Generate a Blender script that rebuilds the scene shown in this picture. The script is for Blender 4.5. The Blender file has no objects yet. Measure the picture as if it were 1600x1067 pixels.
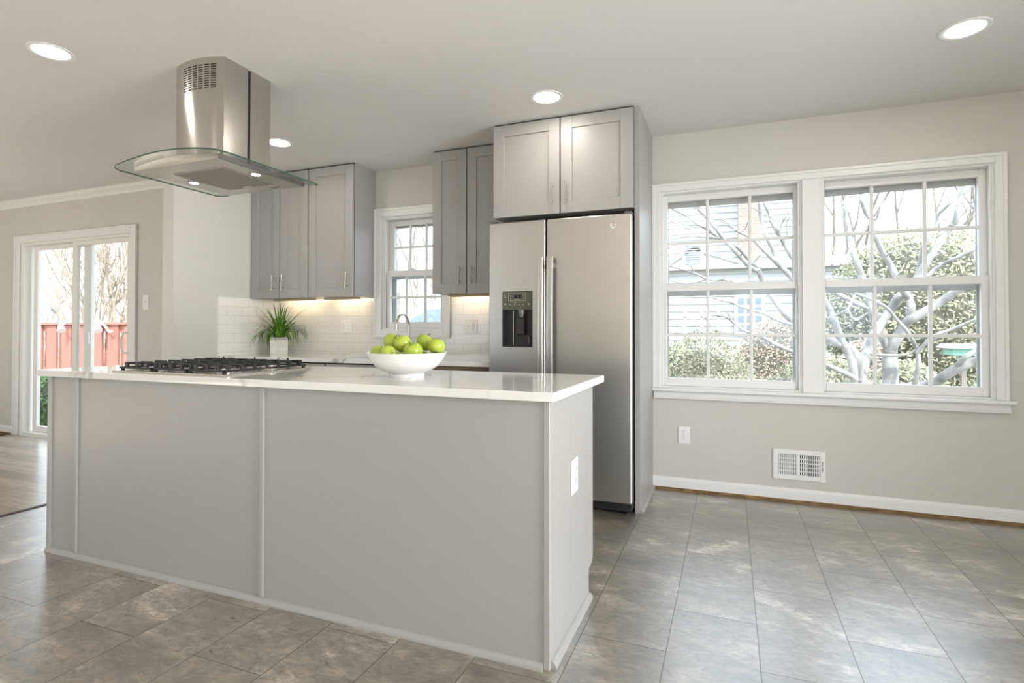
import bpy, bmesh, math, random
from mathutils import Vector, Matrix
random.seed(7)
SC = bpy.context.scene
COL = SC.collection
R = math.radians

# ------------------------------------------------------------------ camera
F_PX, YAW, PITCH, ROLL, CY = 858.39, 0.3781, 0.0128, 0.0008, 505.0
CAM = Vector((0.5148, -4.0241, 1.1203))
_f = Vector((-math.sin(YAW)*math.cos(PITCH), math.cos(YAW)*math.cos(PITCH), math.sin(PITCH)))
_r0 = Vector((math.cos(YAW), math.sin(YAW), 0)); _u0 = _r0.cross(_f)
_r = _r0*math.cos(ROLL) + _u0*math.sin(ROLL); _u = -_r0*math.sin(ROLL) + _u0*math.cos(ROLL)
cd = bpy.data.cameras.new('camera'); cam = bpy.data.objects.new('camera', cd); COL.objects.link(cam)
cd.sensor_width = 36; cd.lens = F_PX/1600*36; cd.shift_y = (CY-533.5)/1600
cd.clip_start = 0.05; cd.clip_end = 300
m = Matrix((_r, _u, -_f)).transposed().to_4x4(); m.translation = CAM
cam.matrix_world = m; SC.camera = cam

def at(px, py, y):                       # where the sight line through a photo pixel meets the vertical plane at depth y
    d = _f + _r*((px-800)/F_PX) - _u*((py-CY)/F_PX)
    return CAM + d*((y-CAM.y)/d.y)

# ------------------------------------------------------------------ light
SC.view_settings.view_transform = 'Standard'; SC.view_settings.look = 'None'
SC.view_settings.gamma = 1; SC.view_settings.use_curve_mapping = False
SC.view_settings.exposure = 0.82
LAMP_STRENGTH = 46.0
w = bpy.data.worlds.new('sky'); SC.world = w; w.use_nodes = True
bg = w.node_tree.nodes['Background']; bg.inputs[0].default_value = (0.74, 0.86, 1.0, 1); bg.inputs[1].default_value = 2.8
sd = bpy.data.lights.new('sun', 'SUN'); sd.energy = 3.2; sd.angle = R(1.0); sd.color = (1, 0.95, 0.87)
sun = bpy.data.objects.new('sun', sd); COL.objects.link(sun)
sun.rotation_euler = Vector((-0.45, 0.62, -0.64)).to_track_quat('-Z', 'Y').to_euler()
def portal(loc, direction, sx, sy):
    l = bpy.data.lights.new('daylight_portal', 'AREA'); l.shape = 'RECTANGLE'; l.size = sx; l.size_y = sy
    l.cycles.is_portal = True
    o = bpy.data.objects.new('daylight_portal', l); COL.objects.link(o); o.location = loc
    o.rotation_euler = Vector(direction).to_track_quat('-Z', 'Z').to_euler()
portal((1.0, 0.2, 1.4), (0, -1, 0), 2.0, 1.5)
portal((-2.0, 0.2, 1.6), (0, -1, 0), 0.75, 1.1)
portal((-5.65, -0.25, 1.05), (0, -1, 0), 1.9, 2.1)
portal((1.9, -8.05, 1.15), (0, 1, 0), 2.6, 2.1)  # this portal and the next sit at the added rear openings
portal((-6.0, -8.05, 1.15), (0, 1, 0), 2.4, 2.1)

def fill_light(loc, direction, sx, sy, power, col=(1, 0.97, 0.93), spread=180):
    l = bpy.data.lights.new('fill_light', 'AREA'); l.shape = 'RECTANGLE'; l.size = sx; l.size_y = sy; l.energy = power; l.color = col; l.spread = R(spread)
    o = bpy.data.objects.new('fill_light', l); COL.objects.link(o); o.location = loc
    o.rotation_euler = Vector(direction).to_track_quat('-Z', 'Z').to_euler()
fill_light((0.9, -6.5, 0.12), (0, 0.08, 1), 5.0, 2.4, 84, (1, 0.92, 0.82))       # added fill behind the camera, lifts the ceiling
fill_light((-6.2, -4.6, 0.12), (0.05, 0.1, 1), 3.5, 2.6, 66, (1, 0.92, 0.82))  # added fill at the dining end, aimed upward
fill_light((3.6, -2.9, 1.3), (-1, 0.10, -0.02), 2.2, 1.7, 44, (0.97, 0.98, 1.0), 100)   # added fill near the right wall, brightens the island's end panel
         # none of these fills stands for a fixture or a window

# ------------------------------------------------------------------ materials
def mat(name, col, rough=0.5, metal=0.0, spec=0.5, ior=1.5, **kw):
    m = bpy.data.materials.new(name); m.use_nodes = True
    b = m.node_tree.nodes['Principled BSDF']
    b.inputs['Base Color'].default_value = (*col, 1); b.inputs['Roughness'].default_value = rough
    b.inputs['Metallic'].default_value = metal; b.inputs['IOR'].default_value = ior
    b.inputs['Specular IOR Level'].default_value = spec
    for k, v in kw.items():
        b.inputs[k.replace('_', ' ')].default_value = v
    return m
def N(m, t, **kw):
    n = m.node_tree.nodes.new(t)
    for k, v in kw.items(): setattr(n, k, v)
    return n
def L(m, a, b): m.node_tree.links.new(a, b)
def BS(m): return m.node_tree.nodes['Principled BSDF']
def pos(m, scale=(1,1,1), loc=(0,0,0), rot=(0,0,0)):
    g = N(m, 'ShaderNodeTexCoord'); mp = N(m, 'ShaderNodeMapping')
    mp.inputs['Scale'].default_value = scale; mp.inputs['Location'].default_value = loc; mp.inputs['Rotation'].default_value = rot
    L(m, g.outputs['Object'], mp.inputs[0]); return mp.outputs[0]
def noise(m, vec, scale, detail=4, rough=0.55, dist=0.0):
    n = N(m, 'ShaderNodeTexNoise'); n.inputs['Scale'].default_value = scale; n.inputs['Detail'].default_value = detail
    n.inputs['Roughness'].default_value = rough; n.inputs['Distortion'].default_value = dist
    if vec is not None: L(m, vec, n.inputs['Vector'])
    return n
def ramp(m, fac, stops):
    r = N(m, 'ShaderNodeValToRGB'); e = r.color_ramp.elements
    while len(e) < len(stops): e.new(0.5)
    for i, (p, c) in enumerate(stops):
        e[i].position = p; e[i].color = (*c, 1)
    L(m, fac, r.inputs[0]); return r.outputs[0]
def mix(m, fac, a, b, mode='MIX'):
    x = N(m, 'ShaderNodeMix', data_type='RGBA', blend_type=mode)
    for v, s in ((fac, x.inputs['Factor']), (a, x.inputs['A']), (b, x.inputs['B'])):
        if isinstance(v, (int, float)): s.default_value = v
        elif isinstance(v, tuple): s.default_value = (*v, 1)
        else: L(m, v, s)
    return x.outputs['Result']
def bump(m, h, strength=0.2, dist=0.01):
    b = N(m, 'ShaderNodeBump'); b.inputs['Strength'].default_value = strength; b.inputs['Distance'].default_value = dist
    L(m, h, b.inputs['Height']); L(m, b.outputs[0], BS(m).inputs['Normal'])
def varied(name, c1, c2, scale, rough=0.6, detail=5, stretch=(1,1,1), bmp=0.0, **kw):
    m = mat(name, c1, rough, **kw)
    n = noise(m, pos(m, stretch), scale, detail)
    L(m, ramp(m, n.outputs['Fac'], [(0.32, c1), (0.68, c2)]), BS(m).inputs['Base Color'])
    if bmp: bump(m, n.outputs['Fac'], bmp)
    return m
def emit(name, col, s):
    m = mat(name, col, 0.4); b = BS(m)
    b.inputs['Emission Color'].default_value = (*col, 1); b.inputs['Emission Strength'].default_value = s; return m

M = {}
M['wall'] = varied('wall_paint', (0.585, 0.57, 0.53), (0.60, 0.585, 0.545), 3, 0.62)
M['ceiling'] = varied('ceiling_paint', (0.70, 0.688, 0.668), (0.715, 0.703, 0.683), 2, 0.8)
M['trim'] = mat('white_trim_paint', (0.78, 0.78, 0.765), 0.32)
M['cab'] = mat('grey_cabinet_paint', (0.335, 0.325, 0.31), 0.38)
M['cabdark'] = mat('painted_gap_shade', (0.03, 0.03, 0.028), 0.7)  # near-black stands in for shade between cabinet fronts; toe kicks share it
M['white'] = mat('white_plastic', (0.82, 0.82, 0.80), 0.3)
M['slot'] = mat('dark_slot', (0.015, 0.014, 0.013), 0.6)
M['nickel'] = mat('brushed_nickel', (0.62, 0.585, 0.53), 0.26, 1.0)
M['iron'] = mat('cast_iron', (0.022, 0.021, 0.02), 0.45)
M['black'] = mat('black_plastic', (0.02, 0.02, 0.021), 0.35)
M['rubber'] = mat('black_gasket', (0.008, 0.008, 0.008), 0.6)
M['porcelain'] = mat('white_porcelain', (0.80, 0.795, 0.775), 0.12)
M['alu'] = mat('grey_aluminium_storm_frame', (0.47, 0.47, 0.46), 0.5, 0.1)
M['vinyl'] = mat('white_vinyl', (0.80, 0.79, 0.75), 0.35)
M['steel'] = mat('stainless_steel', (0.56, 0.545, 0.515), 0.27, 1.0)
n = noise(M['steel'], pos(M['steel'], (1.2, 1.2, 260)), 3, 3); L(M['steel'], ramp(M['steel'], n.outputs['Fac'], [(0.3, (0.29,)*3), (0.7, (0.33,)*3)]), BS(M['steel']).inputs['Roughness'])
n2 = noise(M['steel'], pos(M['steel'], (1.0, 1.0, 1.6)), 2.2, 1); bump(M['steel'], n2.outputs['Fac'], 0.10, 0.02)
M['hoodsteel'] = mat('brushed_hood_steel', (0.55, 0.53, 0.485), 0.24, 1.0)
n = noise(M['hoodsteel'], pos(M['hoodsteel'], (300, 300, 2)), 2, 3); L(M['hoodsteel'], ramp(M['hoodsteel'], n.outputs['Fac'], [(0.3, (0.20,)*3), (0.7, (0.27,)*3)]), BS(M['hoodsteel']).inputs['Roughness'])
tg = N(M['hoodsteel'], 'ShaderNodeTangent', direction_type='RADIAL', axis='Z'); L(M['hoodsteel'], tg.outputs[0], BS(M['hoodsteel']).inputs['Tangent']); BS(M['hoodsteel']).inputs['Anisotropic'].default_value = 0.75; BS(M['hoodsteel']).inputs['Anisotropic Rotation'].default_value = 0.25
M['mesh'] = mat('grease_filter_mesh', (0.40, 0.38, 0.355), 0.5, 0.9)
wv = N(M['mesh'], 'ShaderNodeTexWave'); wv.inputs['Scale'].default_value = 90; L(M['mesh'], pos(M['mesh']), wv.inputs['Vector']); bump(M['mesh'], wv.outputs['Fac'], 0.5, 0.004)
M['platesteel'] = mat('cooktop_steel', (0.74, 0.70, 0.65), 0.22, 1.0)
M['soil'] = mat('dark_potting_moss', (0.02, 0.03, 0.012), 0.9)
M['pot'] = varied('white_stone_pot', (0.62, 0.60, 0.565), (0.74, 0.72, 0.69), 30, 0.7, bmp=0.15)
M['potrim'] = varied('grey_stone_rim', (0.40, 0.385, 0.36), (0.52, 0.50, 0.47), 40, 0.7)
M['leaf'] = varied('glossy_grass_leaf', (0.03, 0.12, 0.01), (0.16, 0.34, 0.03), 14, 0.38)
M['apple'] = varied('green_apple_skin', (0.33, 0.43, 0.035), (0.42, 0.50, 0.075), 9, 0.22, stretch=(1, 1, .35))
M['stem'] = mat('apple_stem', (0.05, 0.04, 0.02), 0.7)
M['lens'] = emit('lit_lamp_lens', (1.0, 0.94, 0.84), LAMP_STRENGTH)
M['hoodlens'] = emit('lit_hood_lens', (1.0, 0.88, 0.70), 14)
M['strip'] = emit('lit_strip_lens', (1.0, 0.76, 0.46), 17)
M['lampwood'] = mat('tan_lamp_housing', (0.50, 0.42, 0.28), 0.5)
M['cork'] = varied('tan_underlayment_edge', (0.10, 0.055, 0.02), (0.34, 0.21, 0.085), 26, 0.8, stretch=(.5, 1, 4))
M['dwgap'] = mat('tan_wood_strip', (0.23, 0.17, 0.10), 0.6)
M['slate'] = mat('dark_steel_panel', (0.16, 0.155, 0.15), 0.35, 0.7)
M['olive'] = mat('olive_grey_control_panel', (0.085, 0.085, 0.058), 0.3)
M['icon'] = mat('pale_icon_print', (0.6, 0.6, 0.55), 0.5)
M['screen'] = mat('black_display', (0.006, 0.009, 0.009), 0.12)
M['chrome'] = mat('chrome_badge', (0.85, 0.84, 0.82), 0.16, 1.0)
M['red'] = mat('red_button', (0.30, 0.03, 0.02), 0.4)
M['bronze'] = mat('dark_brown_metal', (0.07, 0.04, 0.03), 0.5)

def glassmat(name, tint, refl=1.45):
    m = bpy.data.materials.new(name); m.use_nodes = True; t = m.node_tree; t.nodes.clear()
    out = t.nodes.new('ShaderNodeOutputMaterial'); mx = t.nodes.new('ShaderNodeMixShader')
    tr = t.nodes.new('ShaderNodeBsdfTransparent'); gl = t.nodes.new('ShaderNodeBsdfGlossy'); fr = t.nodes.new('ShaderNodeLayerWeight'); pw = t.nodes.new('ShaderNodeMath'); pw.operation = 'POWER'; pw.inputs[1].default_value = 5; ml = t.nodes.new('ShaderNodeMath'); ml.operation = 'MULTIPLY_ADD'; f0 = ((refl-1)/(refl+1))**2; ml.inputs[1].default_value = 1-f0; ml.inputs[2].default_value = f0; fr.inputs[0].default_value = 0.5
    tr.inputs[0].default_value = (*tint, 1); gl.inputs['Roughness'].default_value = 0.02
    t.links.new(fr.outputs['Facing'], pw.inputs[0]); t.links.new(pw.outputs[0], ml.inputs[0]); t.links.new(ml.outputs[0], mx.inputs[0]); t.links.new(tr.outputs[0], mx.inputs[1]); t.links.new(gl.outputs[0], mx.inputs[2])
    t.links.new(mx.outputs[0], out.inputs[0]); return m
M['glass'] = glassmat('window_glass', (0.97, 0.98, 0.98), 1.3)
M['hoodglass'] = glassmat('hood_glass', (0.93, 0.955, 0.94), 1.32)
M['glassedge'] = mat('green_glass_edge', (0.03, 0.085, 0.06), 0.1)

# quartz with soft grey veins
q = M['quartz'] = mat('white_quartz', (0.8, 0.79, 0.77), 0.07)
v = pos(q, (1, 1, 1), (0.3, 0.1, 0), (0, 0, R(35)))
n1 = noise(q, v, 1.15, 5, 0.5, 1.1)
vein = ramp(q, n1.outputs['Fac'], [(0.48, (0, 0, 0)), (0.50, (1, 1, 1)), (0.525, (0, 0, 0))])
n3 = noise(q, v, 2.0, 2); patch = ramp(q, n3.outputs['Fac'], [(0.46, (0, 0, 0)), (0.58, (1, 1, 1))])
vm = mix(q, 1.0, vein, patch, 'MULTIPLY')
L(q, mix(q, vm, (0.74, 0.73, 0.705), (0.36, 0.345, 0.32)), BS(q).inputs['Base Color'])

# slate-look tiles laid lengthwise, half offset
fl = M['floor'] = mat('slate_look_floor_tiles', (0.2, 0.19, 0.17), 0.3, ior=1.7, Coat_Weight=1.0, Coat_IOR=2.7, Coat_Roughness=0.33)
g = N(fl, 'ShaderNodeTexCoord'); sep = N(fl, 'ShaderNodeSeparateXYZ'); cmb = N(fl, 'ShaderNodeCombineXYZ')
L(fl, g.outputs['Object'], sep.inputs[0])
ad = N(fl, 'ShaderNodeMath', operation='ADD'); ad.inputs[1].default_value = 0.4675; L(fl, sep.outputs['Y'], ad.inputs[0])
L(fl, ad.outputs[0], cmb.inputs['X']); L(fl, sep.outputs['X'], cmb.inputs['Y'])
def brick(m, vec, w_, h_, mort, c1, c2, cm, bias=0.0):
    b = N(m, 'ShaderNodeTexBrick'); b.offset = 0.5; b.offset_frequency = 2; b.squash = 1
    b.inputs['Scale'].default_value = 1; b.inputs['Brick Width'].default_value = w_; b.inputs['Row Height'].default_value = h_
    b.inputs['Mortar Size'].default_value = mort; b.inputs['Mortar Smooth'].default_value = 0.1; b.inputs['Bias'].default_value = bias
    for k, c in (('Color1', c1), ('Color2', c2), ('Mortar', cm)): b.inputs[k].default_value = (*c, 1)
    L(m, vec, b.inputs['Vector']); return b
bk = brick(fl, cmb.outputs[0], 0.625, 0.302, 0.0016, (0, 0, 0), (1, 1, 1), (0.5, 0.5, 0.5))
sh = N(fl, 'ShaderNodeVectorMath', operation='MULTIPLY_ADD')     # each tile reads another patch of stone
L(fl, bk.outputs['Color'], sh.inputs[0]); sh.inputs[1].default_value = (7, 5, 3); L(fl, g.outputs['Object'], sh.inputs[2])
mp = N(fl, 'ShaderNodeMapping'); mp.inputs['Rotation'].default_value = (0, 0, R(28)); mp.inputs['Scale'].default_value = (1.0, 1.8, 1); L(fl, sh.outputs[0], mp.inputs[0])
na = noise(fl, mp.outputs[0], 2.2, 14, 0.62, 0.9)
nb = noise(fl, mp.outputs[0], 16.0, 12, 0.72, 1.2)
stone = ramp(fl, na.outputs['Fac'], [(0.30, (0.085, 0.070, 0.050)), (0.44, (0.165, 0.142, 0.108)), (0.56, (0.235, 0.205, 0.160)), (0.68, (0.50, 0.455, 0.38))])
stone2 = ramp(fl, nb.outputs['Fac'], [(0.36, (0.38, 0.37, 0.35)), (0.5, (0.90, 0.89, 0.87)), (0.62, (1.5, 1.46, 1.40))])
cs0 = mix(fl, 0.9, stone, stone2, 'MULTIPLY')
nc = noise(fl, mp.outputs[0], 3.4, 9, 0.6, 2.2)
cs = mix(fl, ramp(fl, nc.outputs['Fac'], [(0.485, (0, 0, 0)), (0.50, (0.75, 0.75, 0.75)), (0.515, (0, 0, 0))]), cs0, (0.06, 0.053, 0.043))
cwt = N(fl, 'ShaderNodeMath', operation='SUBTRACT'); cwt.inputs[0].default_value = 1; L(fl, bk.outputs['Fac'], cwt.inputs[1]); L(fl, cwt.outputs[0], BS(fl).inputs['Coat Weight'])
L(fl, mix(fl, bk.outputs['Fac'], cs, (0.105, 0.095, 0.082)), BS(fl).inputs['Base Color'])
L(fl, ramp(fl, nb.outputs['Fac'], [(0.3, (0.26,)*3), (0.7, (0.36,)*3)]), BS(fl).inputs['Roughness'])
bump(fl, nb.outputs['Fac'], 0.10, 0.004)

# oak-look planks
wd = M['wood'] = mat('pale_oak_planks', (0.36, 0.30, 0.24), 0.22, ior=1.7)
vb = pos(wd)
bw = brick(wd, vb, 1.4, 0.13, 0.0015, (0.30, 0.25, 0.20), (0.44, 0.375, 0.31), (0.14, 0.11, 0.09))
nw = noise(wd, pos(wd, (1.2, 14, 1)), 3, 8, 0.6, 1.0)
L(wd, mix(wd, 0.55, bw.outputs['Color'], ramp(wd, nw.outputs['Fac'], [(0.3, (0.5, 0.47, 0.44)), (0.7, (1.2, 1.17, 1.13))]), 'MULTIPLY'), BS(wd).inputs['Base Color'])

def tilemat(name, axis):
    t = mat(name, (0.78, 0.765, 0.72), 0.1)
    g = N(t, 'ShaderNodeTexCoord'); s = N(t, 'ShaderNodeSeparateXYZ'); c = N(t, 'ShaderNodeCombineXYZ')
    L(t, g.outputs['Object'], s.inputs[0])
    a = N(t, 'ShaderNodeMath', operation='ADD'); a.inputs[1].default_value = 2.992 if axis == 'X' else 0.02; L(t, s.outputs[axis], a.inputs[0])
    z = N(t, 'ShaderNodeMath', operation='ADD'); z.inputs[1].default_value = -0.93; L(t, s.outputs['Z'], z.inputs[0])
    L(t, a.outputs[0], c.inputs['X']); L(t, z.outputs[0], c.inputs['Y'])
    b = brick(t, c.outputs[0], 0.156, 0.079, 0.0012, (0.77, 0.755, 0.715), (0.79, 0.775, 0.735), (0.52, 0.51, 0.48))
    L(t, b.outputs['Color'], BS(t).inputs['Base Color'])
    inv = N(t, 'ShaderNodeMath', operation='SUBTRACT'); inv.inputs[0].default_value = 1; L(t, b.outputs['Fac'], inv.inputs[1])
    bump(t, inv.outputs[0], 0.35, 0.002); return t
M['tileX'] = tilemat('white_subway_tile', 'X'); M['tileY'] = tilemat('white_subway_tile_side', 'Y')

# outdoors
M['ground'] = varied('winter_lawn', (0.20, 0.18, 0.125), (0.27, 0.245, 0.18), 2.5, 0.9)
M['bark'] = varied('pale_grey_bark', (0.21, 0.20, 0.19), (0.42, 0.40, 0.38), 9, 0.8, stretch=(1, 1, .4), bmp=0.3)
M['twig'] = varied('tan_twig_bark', (0.19, 0.155, 0.125), (0.30, 0.255, 0.215), 6, 0.85)
M['thicket'] = varied('straw_tan_bark', (0.27, 0.215, 0.16), (0.42, 0.35, 0.275), 6, 0.85)
M['siding'] = mat('white_clapboard', (0.56, 0.55, 0.535), 0.55)
M['shingle'] = varied('warm_grey_shingles', (0.36, 0.33, 0.31), (0.44, 0.41, 0.385), 12, 0.9)
M['brick'] = mat('pale_brick', (0.5, 0.36, 0.29), 0.85)
bb = brick(M['brick'], pos(M['brick'], rot=(R(90), 0, 0)), 0.21, 0.075, 0.01, (0.28, 0.19, 0.15), (0.34, 0.24, 0.19), (0.36, 0.32, 0.29)); L(M['brick'], bb.outputs['Color'], BS(M['brick']).inputs['Base Color'])
M['housepane'] = mat('house_window_pane', (0.16, 0.19, 0.23), 0.08)
M['hedge'] = varied('boxwood_leaf', (0.20, 0.20, 0.12), (0.38, 0.375, 0.25), 3, 0.6)
M['tanleaf'] = varied('tan_winter_leaf', (0.36, 0.265, 0.20), (0.50, 0.39, 0.30), 4, 0.7)
M['holly'] = varied('yellow_green_leaf', (0.25, 0.25, 0.14), (0.46, 0.455, 0.31), 3, 0.5)
M['green'] = varied('fresh_green_leaf', (0.05, 0.12, 0.03), (0.11, 0.21, 0.06), 3, 0.6)
M['fence'] = varied('red_stained_board', (0.36, 0.13, 0.095), (0.44, 0.175, 0.13), 5, 0.75, stretch=(6, 6, .6))
M['mint'] = mat('pale_green_paint', (0.25, 0.50, 0.40), 0.6)
M['blueroof'] = mat('pale_blue_roofing', (0.085, 0.11, 0.165), 0.7)
M['board'] = mat('grey_backboard', (0.33, 0.38, 0.40), 0.3)
M['core'] = mat('shrub_core_fill', (0.13, 0.12, 0.09), 0.9)

# ------------------------------------------------------------------ builders
class MB:
    def __init__(s): s.bm = bmesh.new()
    def box(s, x0, x1, y0, y1, z0, z1, bev=0.0, seg=2, mi=0):
        vs = [s.bm.verts.new(p) for p in ((x0,y0,z0),(x1,y0,z0),(x1,y1,z0),(x0,y1,z0),(x0,y0,z1),(x1,y0,z1),(x1,y1,z1),(x0,y1,z1))]
        fs = [s.bm.faces.new([vs[i] for i in q]) for q in ((3,2,1,0),(4,5,6,7),(0,1,5,4),(1,2,6,5),(2,3,7,6),(3,0,4,7))]
        for f in fs: f.material_index = mi
        if bev:
            es = list({e for f in fs for e in f.edges})
            bmesh.ops.bevel(s.bm, geom=es, offset=bev, segments=seg, profile=0.5, affect='EDGES', clamp_overlap=True)
        return s
    def prism(s, pts, axis, a0, a1, mi=0):          # polygon in the two other axes, extruded along axis
        def P(p, a):
            return {'x': (a, p[0], p[1]), 'y': (p[0], a, p[1]), 'z': (p[0], p[1], a)}[axis]
        A = [s.bm.verts.new(P(p, a0)) for p in pts]; B = [s.bm.verts.new(P(p, a1)) for p in pts]
        n = len(pts); fs = [s.bm.faces.new(A[::-1]), s.bm.faces.new(B)]
        for i in range(n): fs.append(s.bm.faces.new((A[i], A[(i+1) % n], B[(i+1) % n], B[i])))
        for f in fs: f.material_index = mi
        return s
    def tube(s, pts, rad, n=8, cap=True):
        pts = [Vector(p) for p in pts]
        if not hasattr(rad, '__len__'): rad = [rad]*len(pts)
        rings = []; up = None
        for i, p in enumerate(pts):
            t = (pts[min(i+1, len(pts)-1)] - pts[max(i-1, 0)])
            if t.length < 1e-9: t = Vector((0, 0, 1))
            t.normalize()
            if up is None: up = t.orthogonal().normalized()
            else:
                up = up - t*up.dot(t)
                if up.length < 1e-6: up = t.orthogonal()
                up.normalize()
            b = t.cross(up)
            rings.append([s.bm.verts.new(p + (up*math.cos(2*math.pi*k/n) + b*math.sin(2*math.pi*k/n))*rad[i]) for k in range(n)])
        for a, b in zip(rings, rings[1:]):
            for k in range(n): s.bm.faces.new((a[k], a[(k+1) % n], b[(k+1) % n], b[k]))
        if cap:
            s.bm.faces.new(rings[0][::-1]); s.bm.faces.new(rings[-1])
        return s
    def lathe(s, prof, c=(0, 0, 0), n=32, mi=0):     # profile of (radius, z); ends on the axis close themselves
        c = Vector(c); rings = []
        for r, z in prof:
            if r < 1e-6: rings.append([s.bm.verts.new(c + Vector((0, 0, z)))])
            else: rings.append([s.bm.verts.new(c + Vector((r*math.cos(2*math.pi*k/n), r*math.sin(2*math.pi*k/n), z))) for k in range(n)])
        for a, b in zip(rings, rings[1:]):
            for k in range(n):
                k2 = (k+1) % n
                if len(a) == 1 and len(b) == 1: continue
                if len(a) == 1: f = s.bm.faces.new((a[0], b[k2], b[k]))
                elif len(b) == 1: f = s.bm.faces.new((a[k], a[k2], b[0]))
                else: f = s.bm.faces.new((a[k], a[k2], b[k2], b[k]))
                f.material_index = mi
        return s
    def quad(s, *p, mi=0):
        f = s.bm.faces.new([s.bm.verts.new(q) for q in p]); f.material_index = mi; return s
    def xform(s, mtx): bmesh.ops.transform(s.bm, matrix=mtx, verts=s.bm.verts); return s
    def build(s, name, m, parent=None, smooth=35, kind=None, normals=True):
        if normals: bmesh.ops.recalc_face_normals(s.bm, faces=s.bm.faces)
        me = bpy.data.meshes.new(name); s.bm.to_mesh(me); s.bm.free()
        for x in (m if isinstance(m, (list, tuple)) else [m]): me.materials.append(x)
        if smooth:
            me.shade_smooth(); me.set_sharp_from_angle(angle=R(smooth))
        o = bpy.data.objects.new(name, me); COL.objects.link(o)
        if smooth and smooth <= 40:
            wn = o.modifiers.new('weighted_normals', 'WEIGHTED_NORMAL'); wn.keep_sharp = True
        if parent is not None:
            o.parent = parent; o.location = -wloc(parent)
        if kind: o['kind'] = kind
        return o
def wloc(o):
    v = Vector((0, 0, 0))
    while o is not None: v += o.location; o = o.parent
    return v
def tag(o, label, cat, group=None, kind=None):
    o['label'] = label; o['category'] = cat
    if group: o['group'] = group
    if kind: o['kind'] = kind
    return o
def thing(name, label, cat, loc=(0, 0, 0), group=None):
    o = bpy.data.objects.new(name, None); COL.objects.link(o); o.location = loc; o.empty_display_size = 0.1
    return tag(o, label, cat, group)
def struct(name, loc=(0, 0, 0)):
    o = bpy.data.objects.new(name, None); COL.objects.link(o); o.location = loc; o['kind'] = 'structure'; return o
def dup(root, loc, label=None, rotz=0):
    def cp(o, par):
        c = o.copy(); COL.objects.link(c)
        if par is not None: c.parent = par
        for ch in o.children: cp(ch, c)
        return c
    r = cp(root, None); r.location = loc; r.rotation_euler = (0, 0, rotz)
    if label: r['label'] = label
    return r

# ------------------------------------------------------------------ the room
H = 2.507
XL, XR, YR, XF = -3.484, 3.7, -8.0, -9.2          # kitchen's left wall, right wall, rear wall, far left wall
def wall_with_holes(name, axis, a0, a1, t0, t1, holes, z1=H):
    b = MB(); xs = sorted({a0, a1, *[h for q in holes for h in q[:2]]})
    def bx(p, q, z0, zz):
        if axis == 'x': b.box(p, q, t0, t1, z0, zz)
        else: b.box(t0, t1, p, q, z0, zz)
    for p, q in zip(xs, xs[1:]):
        hs = [h for h in holes if h[0] <= p+1e-6 and h[1] >= q-1e-6]
        if not hs: bx(p, q, 0, z1)
        else:
            if hs[0][2] > 0.001: bx(p, q, 0, hs[0][2])
            bx(p, q, hs[0][3], z1)
    return b.build(name, M['wall'], smooth=0, kind='structure')
wall_with_holes('wall_back', 'x', -3.604, XR+.15, 0, 0.16, [(0.05, 1.955, 0.715, 2.105), (-2.30, -1.695, 1.118, 2.10)])
wall_with_holes('wall_dining', 'x', XF, -3.604, -0.5, -0.34, [(-6.56, -4.775, 0.0, 2.06)])
MB().box(-3.604, XL, -1.05, 0, 0, H).build('wall_left', M['wall'], smooth=0, kind='structure')
wall_with_holes('wall_rear', 'x', XF, XR+.15, YR-.15, YR, [(0.6, 3.2, 0.1, 2.2), (-7.2, -4.8, 0.1, 2.2)])  # both openings are unseen, put in to bring daylight to the ceiling
MB().box(XR, XR+.15, YR, 0, 0, H).build('wall_right', M['wall'], smooth=0, kind='structure')
MB().box(XF-.15, XF, YR, -.34, 0, H).build('wall_far_left', M['wall'], smooth=0, kind='structure')
MB().box(XF-.15, XR+.3, YR-.15, 0.3, H, H+.12).build('ceiling', M['ceiling'], smooth=0, kind='structure')
MB().box(-3.56, XR, YR, 0, -.1, 0).build('floor', M['floor'], smooth=0, kind='structure')
MB().box(XF, -3.56, YR, -.5, -.1, 0).build('floor_dining', M['wood'], smooth=0, kind='structure')
MB().prism([(-3.585, 0), (-3.54, 0), (-3.55, .006), (-3.575, .006)], 'y', YR, -1.05).build('trim_3', M['bronze'], kind='structure')
def baseboard(name, x0, x1, yw, z0=.02, z1=.09):
    prof = [(yw, z0), (yw-.014, z0), (yw-.014, z1-.022), (yw-.011, z1-.012), (yw-.006, z1-.004), (yw-.004, z1), (yw, z1)]
    return MB().prism(prof, 'x', x0, x1).build(name, M['trim'], kind='structure')
baseboard('baseboard_back', 0.0, XR, 0)
baseboard('baseboard_dining', XF, -6.63, -.5, .018, .085)
baseboard('baseboard_dining_right', -4.71, -3.604, -.5, .018, .085)
MB().box(0.018, XR, -.012, 0, 0, .021).build('trim_4', M['cork'], smooth=0, kind='structure')
MB().box(XF, -6.66, -.512, -.5, 0, .019).build('trim_5', M['cork'], smooth=0, kind='structure')
cr = [(-.5, H-.075), (-.512, H-.075), (-.514, H-.062), (-.522, H-.052), (-.538, H-.034), (-.552, H-.024), (-.556, H-.012), (-.565, H-.010), (-.565, H), (-.5, H)]
MB().prism(cr, 'x', XF, -3.604).build('trim_1', M['trim'], kind='structure')
b = MB(); b.box(-3.484, -2.375, -.008, 0, .90, 1.41); b.box(-1.621, -.03, -.008, 0, .90, 1.41); b.box(-2.375, -1.621, -.008, 0, .90, 1.056); b.build('wall_backsplash', M['tileX'], smooth=0, kind='structure')
MB().box(XL, XL+.008, -.652, -.008, .90, 1.405).build('wall_backsplash_side', M['tileY'], smooth=0, kind='structure')

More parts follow.
